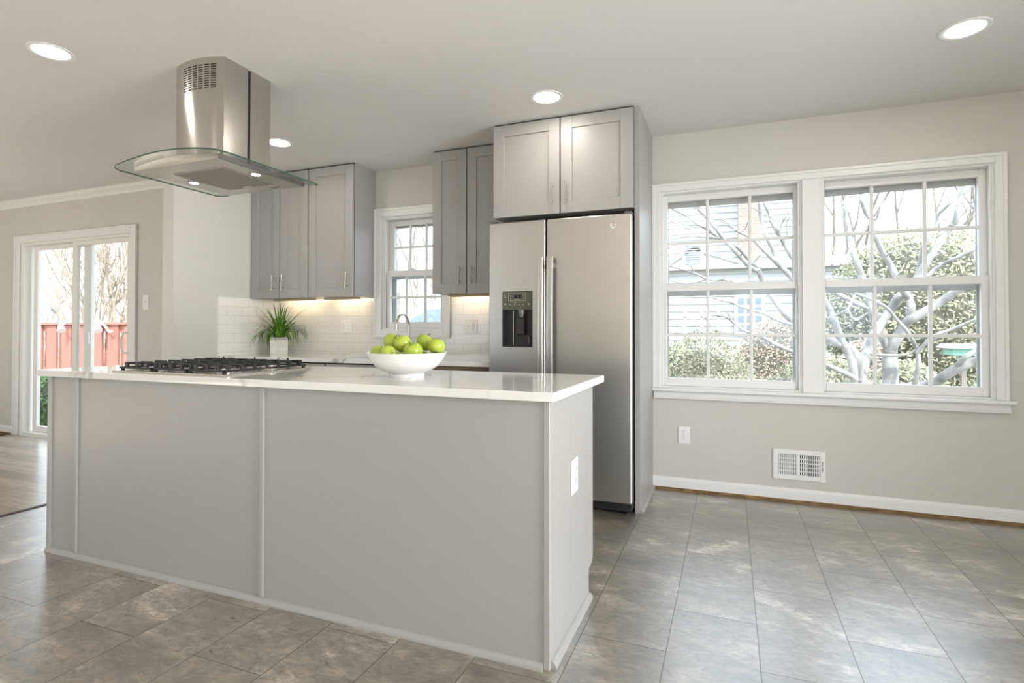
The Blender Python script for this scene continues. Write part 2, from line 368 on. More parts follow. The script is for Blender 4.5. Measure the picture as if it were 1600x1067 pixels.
# ------------------------------------------------------------------ windows and door
def casing(b, x0, x1, z0, z1, w_, y=0.0, bottom=False, th=.02):
    # stepped moulding: flat band plus raised outer bead
    def strip(xa, xb, za, zb): b.box(xa, xb, y-th, y, za, zb, .003, 1)
    strip(x0, x0+w_, z0, z1); strip(x1-w_, x1, z0, z1); strip(x0+w_, x1-w_, z1-w_, z1)
    if bottom: strip(x0+w_, x1-w_, z0, z0+w_)
    o = .016
    for xa, xb, za, zb in ((x0-.004, x0+o, z0 if not bottom else z0-.004, z1+.004), (x1-o, x1+.004, z0 if not bottom else z0-.004, z1+.004), (x0+o, x1-o, z1-o, z1+.004)) + (((x0+o, x1-o, z0-.004, z0+o),) if bottom else ()):
        b.box(xa, xb, y-th-.008, y-th+.001, za, zb, .003, 1)
    return b
def sash(root, name, x0, x1, z0, z1, y, gl, cols, rows, th=.035, mw=.02):
    gx0, gx1, gz0, gz1 = gl
    b = MB()
    b.box(x0, gx0, y, y+th, z0, z1, .003, 1); b.box(gx1, x1, y, y+th, z0, z1, .003, 1)
    b.box(gx0, gx1, y, y+th, gz1, z1, .003, 1); b.box(gx0, gx1, y, y+th, z0, gz0, .003, 1)
    s = b.build(name, M['trim'], root)
    g = MB()
    for c in cols: g.box(c-mw/2, c+mw/2, y+.004, y+th-.006, gz0, gz1, .004, 1)
    for r in rows: g.box(gx0, gx1, y+.005, y+th-.007, r-mw/2, r+mw/2, .004, 1)
    g.build('muntin_grid', M['trim'], s)
    MB().box(gx0-.002, gx1+.002, y+th*.62, y+th*.62+.003, gz0-.002, gz1+.002).build('pane', M['glass'], s, smooth=0)
    return s
def sash_lock(sashobj, x, y, z):
    b = MB(); b.box(x-.03, x+.03, y, y+.022, z, z+.008, .002, 1); b.lathe([(0, .02), (.012, .02), (.014, .008), (0, .008)], (x, y+.011, z), 12); b.box(x-.008, x+.034, y+.002, y+.014, z+.010, z+.018, .003, 1)
    b.build('sash_lock', M['trim'], sashobj)
def storm(root, x0, x1, z0, z1, zm, y=.145, hd=.08):
    b = MB(); w_ = .03
    b.box(x0, x0+w_, y-.02, y+.014, z0, z1, .002, 1); b.box(x1-w_, x1, y-.02, y+.014, z0, z1, .002, 1)
    b.box(x0+w_, x1-w_, y-.02, y+.014, z1-hd, z1, .002, 1); b.box(x0+w_, x1-w_, y-.02, y+.014, z0, z0+w_, .002, 1)
    b.box(x0+w_, x1-w_, y-.008, y+.010, zm-.05, zm-.01, .002, 1)
    for xx in (x0+w_, x1-w_-.008): b.box(xx, xx+.008, y-.015, y-.005, z0+w_, z1-w_)
    f = b.build('storm_frame', M['alu'], root)
    MB().box(x0+w_, x1-w_, y-.001, y+.001, z0+w_, z1-hd).build('storm_pane', M['glass'], f, smooth=0)
def jamb(b, x0, x1, z0, z1, y0, y1, t=.012):
    b.box(x0, x0+t, y0, y1, z0, z1); b.box(x1-t, x1, y0, y1, z0, z1); b.box(x0+t, x1-t, y0, y1, z1-t, z1); b.box(x0+t, x1-t, y0, y1, z0, z0+t)
    for xa, xb in ((x0+t, x0+t+.012), (x1-t-.012, x1-t)): b.box(xa, xb, y0+.002, y0+.014, z0+t, z1-t, .002, 1)

W2 = struct('window_2', (1.0, 0, .715))
casing(MB(), .003, 2.006, .715, 2.155, .052).build('casing', M['trim'], W2)
b = MB(); b.box(.952, 1.056, -.014, .16, .715, 2.103, .002, 1); b.build('mullion', M['trim'], W2)
b = MB(); b.box(-.004, 2.036, -.052, 0, .693, .716, .009, 3); b.box(.05, 1.955, 0, .12, .700, .716); b.build('stool', M['trim'], W2)
b = MB(); b.box(.006, 2.018, -.018, 0, .642, .693, .003, 1); b.box(.006, 2.02, -.026, -.016, .642, .656, .003, 1); b.build('apron', M['trim'], W2)
b = MB(); jamb(b, .05, .953, .716, 2.104, 0, .16); jamb(b, 1.055, 1.956, .716, 2.104, 0, .16); b.build('jamb', M['trim'], W2)
sash(W2, 'upper_sash', .062, .941, 1.41, 2.092, .068, (.097, .908, 1.45, 2.045), (.367, .642), (1.745,))
s = sash(W2, 'lower_sash', .062, .941, .728, 1.448, .026, (.096, .918, .785, 1.398), (.370, .648), (1.088,)); sash_lock(s, .50, .028, 1.447)
storm(W2, .06, .945, .728, 2.094, 1.42)
sash(W2, 'upper_sash', 1.067, 1.944, 1.41, 2.092, .068, (1.092, 1.905, 1.45, 2.045), (1.358, 1.638), (1.745,))
s = sash(W2, 'lower_sash', 1.067, 1.944, .728, 1.448, .026, (1.090, 1.900, .785, 1.398), (1.362, 1.652), (1.088,)); sash_lock(s, 1.50, .028, 1.447)
storm(W2, 1.065, 1.948, .728, 2.094, 1.42)

W1 = struct('window_1', (-2.0, 0, 1.06))
casing(MB(), -2.371, -1.625, 1.06, 2.17, .07, -.0, True, .022).build('casing', M['trim'], W1)
b = MB(); jamb(b, -2.30, -1.695, 1.118, 2.10, 0, .16, .02); b.build('jamb', M['trim'], W1)
sash(W1, 'upper_sash', -2.278, -1.717, 1.60, 2.078, .068, (-2.222, -1.772, 1.63, 2.035), (-2.065, -1.905), (1.842,))
s = sash(W1, 'lower_sash', -2.278, -1.717, 1.138, 1.636, .026, (-2.238, -1.735, 1.19, 1.586), (-2.078, -1.892), (1.404,)); sash_lock(s, -2.02, .028, 1.635)
storm(W1, -2.28, -1.715, 1.138, 2.08, 1.62, hd=.055)

D1 = struct('door_1', (-5.65, -.5, 0))
casing(MB(), -6.632, -4.705, 0, 2.12, .075, -.5).build('casing', M['trim'], D1)
b = MB()
b.box(-6.557, -6.50, -.5, -.34, 0, 2.06, .002, 1); b.box(-4.82, -4.775, -.5, -.34, 0, 2.06, .002, 1); b.box(-6.50, -4.82, -.5, -.34, 2.02, 2.06, .002, 1)
b.box(-6.50, -4.82, -.5, -.34, 0, .035, .002, 1); b.box(-6.50, -6.488, -.44, -.43, .035, 2.02); b.build('door_frame', M['vinyl'], D1)
def door_panel(name, x0, x1, y, wl, wr, zb=.035, zt=2.02, th=.035):
    b = MB(); b.box(x0, x0+wl, y, y+th, zb, zt, .004, 1); b.box(x1-wr, x1, y, y+th, zb, zt, .004, 1)
    b.box(x0+wl, x1-wr, y, y+th, zb, zb+.06, .004, 1); b.box(x0+wl, x1-wr, y, y+th, zt-.045, zt, .004, 1)
    p = b.build(name, M['vinyl'], D1)
    MB().box(x0+wl-.002, x1-wr+.002, y+th/2-.003, y+th/2+.003, zb+.058, zt-.043).build('pane', M['glass'], p, smooth=0)
    return p
door_panel('fixed_panel', -6.46, -5.50, -.43, .07, .12)
sp = door_panel('sliding_panel', -5.71, -4.80, -.485, .075, .075)
b = MB(); b.tube([(-4.845, -.487, 1.10), (-4.875, -.515, 1.095), (-4.888, -.525, 1.05), (-4.89, -.527, 1.0), (-4.888, -.525, .95), (-4.875, -.515, .905), (-4.845, -.487, .90)], .011, 8); b.box(-4.855, -4.805, -.490, -.484, .875, 1.125, .002, 1)
b.build('door_handle', M['vinyl'], sp)
b = MB(); b.box(-5.53, -5.505, -.448, -.43, .98, 1.10, .003, 1); b.build('latch', M['white'], D1)

# ------------------------------------------------------------------ kitchen island
ISL = thing('kitchen_island', 'grey panelled kitchen island cabinet with vertical battens, standing in the middle of the room', 'island', (-1.37, -1.98, 0))
x0, x1, yf, yb = -2.709, -.042, -2.284, -1.682
MB().box(x0+.012, x1-.018, yf+.012, yb, .0, .884).build('cabinet_body', M['cab'], ISL, smooth=0)
for xa, xb in ((x0, -2.50), (-2.482, -1.292), (-1.277, -.058)):
    MB().box(xa, xb, yf, yf+.013, .0, .884, .0012, 1).build('front_panel', M['cab'], ISL)
for xa, xb in ((-2.502, -2.478), (-1.297, -1.274)):
    MB().box(xa, xb, yf-.011, yf+.002, .022, .884, .004, 2).build('batten', M['cab'], ISL)
MB().box(-2.716, -2.688, yf-.010, yf+.03, .0, .884, .003, 2).build('corner_trim', M['cab'], ISL)
MB().box(-.062, x1+.002, yf-.006, yf+.012, .0, .884, .002, 1).build('corner_trim', M['cab'], ISL)
MB().prism([(yf+.012, 0), (yb-.066, 0), (yb-.066, .118), (yb, .128), (yb, .884), (yf+.012, .884)], 'x', x1-.018, x1).build('end_panel', M['cab'], ISL, smooth=0)
MB().box(x0, x0+.014, yf+.013, yb, 0, .884).build('end_panel', M['cab'], ISL, smooth=0)
def shoe(name, p0, p1, inward, parent, m, r=.019):
    # quarter round along a straight run
    p0, p1, inn = Vector(p0), Vector(p1), Vector(inward); b = MB(); A = []; B = []
    for P, S in ((p0, A), (p1, B)):
        S.append(b.bm.verts.new(P))
        for k in range(7):
            a = math.pi/2*k/6; S.append(b.bm.verts.new(P - inn*(r*math.cos(a)) + Vector((0, 0, r*1.25*math.sin(a)))))
    n = len(A)
    for i in range(n): b.bm.faces.new((A[i], A[(i+1) % n], B[(i+1) % n], B[i]))
    b.bm.faces.new(A[::-1]); b.bm.faces.new(B)
    return b.build(name, m, parent)
shoe('shoe_molding', (x0-.005, yf, 0), (-.062, yf, 0), (0, 1, 0), ISL, M['cab'])
shoe('shoe_molding', (x1, yf+.012, 0), (x1, yb-.068, 0), (-1, 0, 0), ISL, M['cab'])
MB().box(x0+.02, x1-.02, yb-.07, yb-.064, 0, .12).build('toe_kick', M['cabdark'], ISL, smooth=0)
MB().box(x0+.004, x1-.004, yb, yb+.004, .13, .88).build('gap_shade_sheet', M['cabdark'], ISL, smooth=0)  # dark sheet that paints the shade into the door joints
ws = (x1-x0)/4
for k in range(4):
    MB().box(x0+ws*k+.003, x0+ws*(k+1)-.003, yb+.004, yb+.024, .13, .878, .002, 1).build('door', M['cab'], ISL)
tag(MB().box(-2.772, -.018, -2.312, -1.548, .885, .917, .004, 3).build('countertop', M['quartz']), 'large white veined quartz countertop on the kitchen island', 'countertop')

# outlets: plate with two sockets, facing -y
def socket(b_slots, x, y, z):
    for dx, hh in ((-.007, .009), (.006, .007)): b_slots.box(x+dx-.001, x+dx+.001, y-.001, y+.002, z+.001, z+.001+hh)
    b_slots.lathe([(0, 0), (.0026, 0), (.0026, .002), (0, .002)], (0, 0, 0), 10) if False else b_slots.box(x-.0022, x+.0022, y-.001, y+.002, z-.011, z-.0065)
def outlet(name, label, loc, rot=0, w_=.078, h_=.122, decora=False, gang2=None, group=None):
    t = thing(name, label, 'outlet', (0, 0, 0), group)
    hw = w_/2
    MB().box(-hw, hw, -.006, 0, -h_/2, h_/2, .0035, 3).build('cover_plate', M['white'], t)
    cs_ = [0] if not gang2 else [-.024, .024]
    for i, cx in enumerate(cs_):
        if gang2 and gang2[i] == 'switch':
            sw = MB().box(cx-.005, cx+.005, -.008, -.005, -.012, .012, .001, 1).build('switch', M['white'], t)
            MB().box(cx-.003, cx+.003, -.016, -.007, -.001, .009, .001, 1).build('toggle', M['white'], sw)
            continue
        gf = decora or (gang2 and gang2[i] == 'gfci')
        if gf:
            f = MB().box(cx-.0165, cx+.0165, -.0085, -.005, -.033, .033, .0015, 1).build('receptacle', M['white'], t)
            y = -.0085
        else:
            y = -.0082
        for zc in ((.021, -.021) if gf else (.0195, -.0195)):
            if not gf: f = MB().box(cx-.0165, cx+.0165, -.0082, -.005, zc-.014, zc+.014, .006, 3).build('receptacle', M['white'], t)
            sl = MB(); socket(sl, cx, y, zc+.002); sl.build('slots', M['slot'], f, smooth=0)
        if gf and not decora:
            MB().box(cx-.005, cx+.005, -.010, -.008, -.001, .005, .0008, 1).build('test_button', M['red'], f)
            MB().box(cx-.005, cx+.005, -.010, -.008, -.008, -.002, .0008, 1).build('reset_button', M['white'], f)
    if not gang2 and not decora:
        MB().lathe([(0, .0), (.0025, 0), (.003, -.001), (0, -.001)], (0, 0, 0), 10).xform(Matrix.Translation((0, -.0065, 0)) @ Matrix.Rotation(R(90), 4, 'X')).build('screw', M['nickel'], t)
    t.location = loc; t.rotation_euler = (0, 0, rot); return t
outlet('wall_outlet', 'white duplex outlet low on the wall under the big window, left of the air vent', (.211, 0, .389))
outlet('island_outlet', 'white outlet on the right end panel of the kitchen island', (x1, -1.985, .567), R(90), .085, .130, decora=True)
outlet('backsplash_outlet', 'white double plate with red button on the tile beside the potted plant', (-2.672, -.008, 1.153), 0, .115, .118, gang2=('gfci', 'switch'))
outlet('backsplash_outlet', 'white double plate with red button on the tile beside the refrigerator', (-1.437, -.008, 1.151), 0, .115, .118, gang2=('switch', 'gfci'))
t = thing('light_switch', 'white toggle light switch on the wall right of the sliding glass door', 'light switch', (0, 0, 0))
MB().box(-.04, .04, -.006, 0, -.07, .07, .003, 2).build('cover_plate', M['white'], t)
MB().box(-.006, .006, -.016, -.005, -.004, .012, .002, 1).build('toggle', M['white'], t)
t.location = (-4.583, -.5, 1.38)

# ------------------------------------------------------------------ cooktop
ck = thing('gas_cooktop', 'low stainless gas cooktop with black iron grates set in the island counter', 'cooktop', (-1.92, -1.98, .917))
cx0, cx1, cy0, cy1, cz = -2.29, -1.55, -2.252, -1.70, .917
MB().box(cx0, cx1, cy0, cy1, cz, cz+.007, .003, 2).build('cooktop_plate', M['platesteel'], ck)
for (bx_, by_, br) in ((-2.14, -2.11, .036), (-2.14, -1.84, .045), (-1.92, -1.975, .055), (-1.70, -2.11, .045), (-1.70, -1.84, .036)):
    bo = MB().lathe([(0, .0075), (br+.014, .0075), (br+.012, .016), (br, .018), (br, .024), (0, .024)], (bx_, by_, cz), 24).build('burner', M['platesteel'], ck)
    MB().lathe([(0, .024), (br-.004, .024), (br-.002, .028), (br-.008, .031), (0, .031)], (bx_, by_, cz), 24).build('burner_cap', M['iron'], bo)
for k in range(3):
    gx0, gx1 = cx0+.022+k*.2335, cx0+.022+(k+1)*.2335-.004
    gy0, gy1 = cy0+.022, cy1-.022; z0, z1 = cz+.015, cz+.024; zt0, zt1 = cz+.036, cz+.046
    b = MB(); t_ = .010
    b.box(gx0, gx1, gy0, gy0+t_, z0, z1, .002, 1); b.box(gx0, gx1, gy1-t_, gy1, z0, z1, .002, 1)
    b.box(gx0, gx0+t_, gy0, gy1, z0, z1, .002, 1); b.box(gx1-t_, gx1, gy0, gy1, z0, z1, .002, 1)
    for fx, fy in ((gx0+.004, gy0+.004), (gx1-.016, gy0+.004), (gx0+.004, gy1-.016), (gx1-.016, gy1-.016)):
        b.box(fx, fx+.012, fy, fy+.012, cz+.006, z0+.003)
    for i in range(7):
        yy = gy0 + .03 + i*(gy1-gy0-.06)/6
        for xa, xb in ((gx0+.004, gx0+.088), (gx1-.088, gx1-.004)):
            b.box(xa, xb, yy-.005, yy+.005, zt0, zt1, .002, 1)
        for xa in (gx0+.003, gx1-.017): b.box(xa, xa+.014, yy-.007, yy+.007, z0+.002, zt1-.002, .003, 1)
    for i in range(3):
        xx = gx0 + .045 + i*(gx1-gx0-.09)/2
        for ya, yb_ in ((gy0+.004, gy0+.075), (gy1-.075, gy1-.004)): b.box(xx-.005, xx+.005, ya, yb_, zt0, zt1, .002, 1)
        for ya in (gy0+.003, gy1-.017): b.box(xx-.007, xx+.007, ya, ya+.014, z0+.002, zt1-.002, .003, 1)
        if i == 1: b.box(xx-.003, xx+.003, gy1-.013, gy1-.007, zt1-.002, zt1+.008)
    b.build('grate', M['iron'], ck)

# ------------------------------------------------------------------ island range hood
hc, hy, hz = -2.035, -1.845, 1.937
RH = thing('range_hood', 'stainless island range hood with curved glass canopy hanging above the cooktop', 'range hood', (hc, hy, hz))
def arch(u, half=.385, z0=1.940, s=.042): return z0 + s*(1-(u/half)**2)
NB = 24
bw, by0, by1 = .298, -2.124, -1.567
pts = [(hc-bw, hz), (hc+bw, hz)] + [(hc+bw-2*bw*k/NB, arch(bw-2*bw*k/NB)) for k in range(NB+1)]
body = MB().prism(pts, 'y', by0, by1).build('canopy_body', M['hoodsteel'], RH, smooth=30)
MB().prism([(hc+bw-.004, hz-.001), (hc+bw+.004, hz-.001), (hc+bw+.004, arch(bw)), (hc+bw-.004, arch(bw))], 'y', by0-.001, by1+.001).build('side_trim', M['slate'], body)
g = MB(); gw, gy0, gy1, gt = .385, -2.19, -1.515, .007
nu = 40; A = {}
for k in range(nu+1):
    u = -gw + 2*gw*k/nu
    e = .05; d = max(0, abs(u)-(gw-e)); inset = e - math.sqrt(max(0, e*e-d*d))
    for j, y in enumerate((gy0+inset, gy1-inset)):
        for q in (0, 1): A[k, j, q] = g.bm.verts.new((hc+u, y, arch(u)+.0015+gt*q))
for k in range(nu):
    for q in (0, 1):
        f = g.bm.faces.new((A[k,0,q], A[k+1,0,q], A[k+1,1,q], A[k,1,q]))
    for j in (0, 1):
        f = g.bm.faces.new((A[k,j,0], A[k+1,j,0], A[k+1,j,1], A[k,j,1])); f.material_index = 1
for k in (0, nu):
    f = g.bm.faces.new((A[k,0,0], A[k,1,0], A[k,1,1], A[k,0,1])); f.material_index = 1
g.build('glass_canopy', [M['hoodglass'], M['glassedge']], RH, smooth=30)
c0, c1 = -2.205, -1.862
def front_y(x): return -1.992 - .036*(1-((x-(c0+c1)/2)/((c1-c0)/2))**2)
fr = [(c0, -1.845)] + [(c0+(c1-c0)*k/16, front_y(c0+(c1-c0)*k/16)) for k in range(17)] + [(c1, -1.845)]
ch = MB().prism(fr, 'z', arch(.17)+.005, H).build('front_duct_cover', M['hoodsteel'], RH, smooth=30)
MB().box(c0+.001, c1-.001, -1.826, -1.69, arch(.17)+.005, H).build('rear_duct_cover', M['hoodsteel'], RH, smooth=0)
MB().box(c0+.012, c1-.012, -1.85, -1.82, arch(.17)+.005, H).build('seam', M['slot'], RH, smooth=0)
b = MB()
for i in range(6):
    for j in range(11):
        xx = -2.112 + i*.0368; zz = 2.349 + j*.0118
        b.prism([(xx, front_y(xx)-.0008), (xx+.0135, front_y(xx+.0135)-.0008), (xx+.027, front_y(xx+.027)-.0008), (xx+.027, front_y(xx+.027)+.004), (xx, front_y(xx)+.004)], 'z', zz, zz+.0052)
b.build('vent_slots', M['slot'], ch, smooth=0)
flt = MB().box(-2.187, -1.855, -2.005, -1.678, hz-.003, hz+.004, .001, 1).build('grease_filter', M['mesh'], RH)
b = MB()
for xa, xb, ya, yb_ in ((-2.193, -2.187, -2.011, -1.672), (-1.855, -1.849, -2.011, -1.672), (-2.187, -1.855, -2.011, -2.005), (-2.187, -1.855, -1.678, -1.672)): b.box(xa, xb, ya, yb_, hz-.0045, hz+.002)
b.build('filter_frame', M['mesh'], flt, smooth=0)
b = MB(); b.box(-2.055, -1.985, -1.708, -1.682, hz-.007, hz-.002, .002, 1); fh = b.build('filter_latch', M['nickel'], flt)
for lx in (-2.252, -1.80):
    lo = MB().lathe([(.022, -.001), (.034, -.002), (.036, -.0005), (.034, .003), (.022, .003)], (lx, -1.848, hz), 24).build('lamp_bezel', M['hoodsteel'], RH)
    MB().lathe([(0, -.0015), (.022, -.0015), (.022, .002), (0, .002)], (lx, -1.848, hz), 24).build('lamp_lens', M['hoodlens'], lo)
MB().box(-1.93, -1.87, -1.618, -1.608, hz-.002, hz+.001).build('badge', M['slate'], RH, smooth=0)
for lx, ly in ((hc+gw-.05, gy1+.035-.02), (hc+gw-.05, gy0+.03)):
    MB().lathe([(0, 0), (.008, 0), (.008, .006), (0, .006)], (lx, ly, arch(gw-.05)-.006), 12).build('glass_stud', M['nickel'], RH)

# ------------------------------------------------------------------ cabinets
def shaker(x0, x1, z0, z1, yf, parent, name='door', th=.02, rail=.075):
    b = MB(); e = .0012
    b.box(x0, x0+rail, yf, yf+th, z0, z1, e, 1); b.box(x1-rail, x1, yf, yf+th, z0, z1, e, 1)
    b.box(x0+rail, x1-rail, yf, yf+th, z0, z0+rail, e, 1); b.box(x0+rail, x1-rail, yf, yf+th, z1-rail, z1, e, 1)
    b.box(x0+rail-.002, x1-rail+.002, yf+.0105, yf+th-.002, z0+rail-.002, z1-rail+.002)
    return b.build(name, M['cab'], parent, smooth=0)
def pull(x, z, yf, door, ln=.135):
    b = MB(); n = 12; h_ = ln/2
    b.tube([(x, yf-.030-.004*math.cos(math.pi*k/n), z-h_+ln*k/n) for k in range(n+1)], [.0072-.0022*math.sin(math.pi*k/n) for k in range(n+1)], 10)
    for dz in (-h_*.68, h_*.68): b.tube([(x, yf+.001, z+dz), (x, yf-.031, z+dz)], .0045, 8)
    return b.build('pull_handle', M['nickel'], door)
def wall_cab(label, x0, x1, z0, z1, depth, doors, handles):
    t = thing('wall_cabinet', label, 'cabinet', ((x0+x1)/2, 0, z0)); yf = -depth
    MB().box(x0, x1, yf+.024, 0, z0, H, .001, 1).build('cabinet_body', M['cab'], t, smooth=0)
    MB().box(x0+.002, x1-.002, yf+.0205, yf+.0245, z0+.001, H-.001).build('gap_shade_sheet', M['cabdark'], t, smooth=0)  # shade behind the doors, put in as a dark sheet
    for (a, b_), hx in zip(doors, handles):
        d = shaker(a, b_, z0-.002, z1, yf, t); pull(hx, z0+.13 if depth < .5 else z0+.125, yf, d)
    return t
wall_cab('grey double-door wall cabinet in the left corner, above the potted plant', -3.476, -2.833, 1.402, 2.492, .318, ((-3.474, -3.150), (-3.143, -2.836)), (-3.205, -3.092))
wall_cab('grey single-door wall cabinet directly left of the kitchen window', -2.829, -2.366, 1.402, 2.492, .318, ((-2.826, -2.369),), (-2.418,))
wall_cab('dark grey double-door wall cabinet between kitchen window and refrigerator', -1.620, -1.02, 1.402, 2.492, .318, ((-1.618, -1.331), (-1.321, -1.022)), (-1.377, -1.278))
wall_cab('deep grey double-door cabinet mounted above the refrigerator', -.968, -.034, 1.876, 2.492, .637, ((-.966, -.503), (-.495, -.036)), (-.548, -.458))
t = thing('refrigerator_end_panel', 'tall grey end panel standing on the right side of the refrigerator', 'panel', (-.016, -.3, 0))
MB().box(-.032, 0, -.60, 0, 0, H, .001, 1).build('panel', M['cab'], t, smooth=0)
shoe('shoe_molding', (0, -.60, 0), (0, -.012, 0), (-1, 0, 0), t, M['cab'])

# base run under the back counter
CT = .905
def base_cab(label, x0, x1, drawers, doors, top=CT-.032):
    t = thing('base_cabinet', label, 'cabinet', ((x0+x1)/2, -.3, 0))
    MB().box(x0, x1, -.589, -.02, .11, top).build('cabinet_body', M['cab'], t, smooth=0)
    MB().box(x0, x1, -.54, -.02, 0, .11).build('toe_kick', M['cabdark'], t, smooth=0)
    MB().box(x0+.002, x1-.002, -.594, -.589, .115, CT-.034).build('gap_shade_sheet', M['cabdark'], t, smooth=0)  # dark sheet for the shade behind the fronts
    for a, b_ in drawers:
        d = MB().box(a, b_, -.614, -.594, .715, CT-.045, .0015, 1).build('drawer_front', M['cab'], t)
        bb_ = MB(); xm = (a+b_)/2; bb_.tube([(xm-.065, -.645, .77), (xm+.065, -.645, .77)], .006, 8)
        for dx in (-.045, .045): bb_.tube([(xm+dx, -.613, .77), (xm+dx, -.645, .77)], .0045, 8)
        bb_.build('pull_handle', M['nickel'], d)
    for a, b_, hx in doors:
        d = shaker(a, b_, .118, .705, -.614, t); pull(hx, .60, -.614, d)
base_cab('grey base cabinet under the back counter, in the left corner below the plant', XL+.004, -2.395, ((XL+.006, -2.399),), ((XL+.006, -2.942, -2.985), (-2.936, -2.399, -2.893)))
base_cab('grey sink base cabinet under the back counter, below the kitchen window', -2.391, -1.60, ((-2.387, -1.604),), ((-2.387, -1.998, -2.04), (-1.992, -1.604, -1.95)), .68)
dw = thing('dishwasher', 'dark steel dishwasher under the back counter, left of the refrigerator', 'dishwasher', (-1.295, -.3, 0))
MB().box(-1.592, -.998, -.585, -.02, .10, CT-.035).build('tub', M['black'], dw, smooth=0)
MB().box(-1.592, -.998, -.610, -.585, .12, .775, .004, 2).build('door', M['slate'], dw)
MB().box(-1.592, -.998, -.610, -.585, .779, .838, .004, 2).build('control_panel', M['slate'], dw)
MB().box(-1.592, -.998, -.605, -.585, .845, CT-.033).build('top_filler_strip', M['dwgap'], dw, smooth=0)
MB().box(-1.592, -.998, -.54, -.02, 0, .10).build('toe_kick', M['black'], dw, smooth=0)
b = MB()
sx0, sx1, sy0, sy1 = -2.36, -1.66, -.53, -.13
for q in ((XL+.008, sx0, -.652, -.008), (sx1, -.992, -.652, -.008), (sx0, sx1, -.652, sy0), (sx0, sx1, sy1, -.008)): b.box(*q, CT-.032, CT)
bmesh.ops.remove_doubles(b.bm, verts=b.bm.verts, dist=1e-5)
tag(b.build('countertop', M['quartz'], smooth=0), 'white quartz countertop along the back wall, with the sink cut into it', 'countertop')
b = MB(); tk = .004; zb = CT-.20
b.box(sx0, sx1, sy0, sy1, zb-tk, zb); b.box(sx0-tk, sx0, sy0, sy1, zb, CT-.032); b.box(sx1, sx1+tk, sy0, sy1, zb, CT-.032); b.box(sx0, sx1, sy0-tk, sy0, zb, CT-.032); b.box(sx0, sx1, sy1, sy1+tk, zb, CT-.032)
snk = thing('kitchen_sink', 'steel undermount sink in the back counter below the kitchen window', 'sink', ((sx0+sx1)/2, -.33, zb))
b.build('basin', M['steel'], snk, smooth=0)
MB().lathe([(0, .001), (.03, .001), (.045, .003), (.045, 0), (0, 0)], ((sx0+sx1)/2, -.33, zb), 20).build('drain', M['chrome'], snk)
fc = thing('kitchen_faucet', 'brushed nickel gooseneck faucet behind the bowl of apples', 'faucet', (-1.975, -.085, CT))
fx, fy = -1.975, -.085
MB().lathe([(0, 0), (.028, 0), (.028, .008), (.020, .014), (.016, .05), (.0155, .12), (.019, .125), (.0185, .14), (.012, .15), (0, .15)], (fx, fy, CT), 20).build('faucet_base', M['nickel'], fc)
pth = [(fx, fy, CT+.14), (fx, fy, CT+.24)] + [(fx, fy-.09+.09*math.cos(a), CT+.255+.09*math.sin(a)) for a in [math.pi*k/14 for k in range(15)]] + [(fx, fy-.183, CT+.235)]
MB().tube(pth, .0105, 12).build('spout', M['nickel'], fc)
MB().lathe([(0, .0), (.0155, 0), (.0165, .008), (.013, .02), (.012, .05), (0, .05)], (fx, fy-.184, CT+.215), 16).build('spray_head', M['nickel'], fc)
b = MB(); b.tube([(fx+.016, fy, CT+.08), (fx+.05, fy, CT+.085), (fx+.085, fy, CT+.12)], [.008, .007, .005], 8); b.build('lever', M['nickel'], fc)

# under-cabinet strip lamps
def strip_lamp(label, x0, x1):
    t = thing('under_cabinet_light', label, 'light', ((x0+x1)/2, -.12, 1.402), 'under-cabinet strip lights')
    MB().box(x0, x1, -.17, -.11, 1.386, 1.402, .003, 1).build('lamp_housing', M['lampwood'], t)
    MB().box(x0+.01, x1-.01, -.1105, -.108, 1.387, 1.399).build('lamp_lens', M['strip'], t, smooth=0)
strip_lamp('lit strip light under the double-door wall cabinet above the plant', -3.36, -2.92)
strip_lamp('lit strip light under the single-door wall cabinet left of the kitchen window', -2.79, -2.44)
strip_lamp('lit strip light under the wall cabinet left of the refrigerator', -1.56, -1.12)

# ------------------------------------------------------------------ refrigerator
RF = thing('refrigerator', 'side-by-side stainless steel refrigerator with water dispenser between the grey cabinets', 'refrigerator', (-.50, -.35, 0))
fz0, fz1, fy = .078, 1.828, -.70
MB().box(-.962, -.040, -.622, -.03, .03, 1.80, .004, 2).build('body', M['slate'], RF)
MB().box(-.955, -.046, -.642, -.62, .06, 1.815).build('door_gasket', M['rubber'], RF, smooth=0)
dxl, dxr = -.874, -.664; dz0, dz1, dzm = 1.011, 1.374, 1.252
b = MB()                                           # freezer door, cut around the dispenser
fd = MB(); fx0, fx1 = -.971, -.578
fd.box(fx0, fx1, fy, fy+.06, fz0, fz1, .010, 4)
fdo = fd.build('freezer_door', M['steel'], RF, smooth=40)
cut = MB().box(dxl, dxr, fy-.05, fy+.05, dz0, dz1, .004, 2); cut.bm.normal_update()
me = bpy.data.meshes.new('cut'); cut.bm.to_mesh(me); cut.bm.free(); co = bpy.data.objects.new('cut', me); COL.objects.link(co)
md = fdo.modifiers.new('b', 'BOOLEAN'); md.object = co; md.operation = 'DIFFERENCE'; md.solver = 'EXACT'
bpy.context.view_layer.update()
dg = bpy.context.evaluated_depsgraph_get(); nm = bpy.data.meshes.new_from_object(fdo.evaluated_get(dg)); fdo.modifiers.clear(); fdo.data = nm
nm.set_sharp_from_angle(angle=R(40)); wn = fdo.modifiers.new('weighted_normals', 'WEIGHTED_NORMAL'); wn.keep_sharp = True
bpy.data.objects.remove(co)
rfd = MB().box(-.568, -.034, fy, fy+.06, fz0, fz1, .010, 4).build('refrigerator_door', M['steel'], RF, smooth=40)
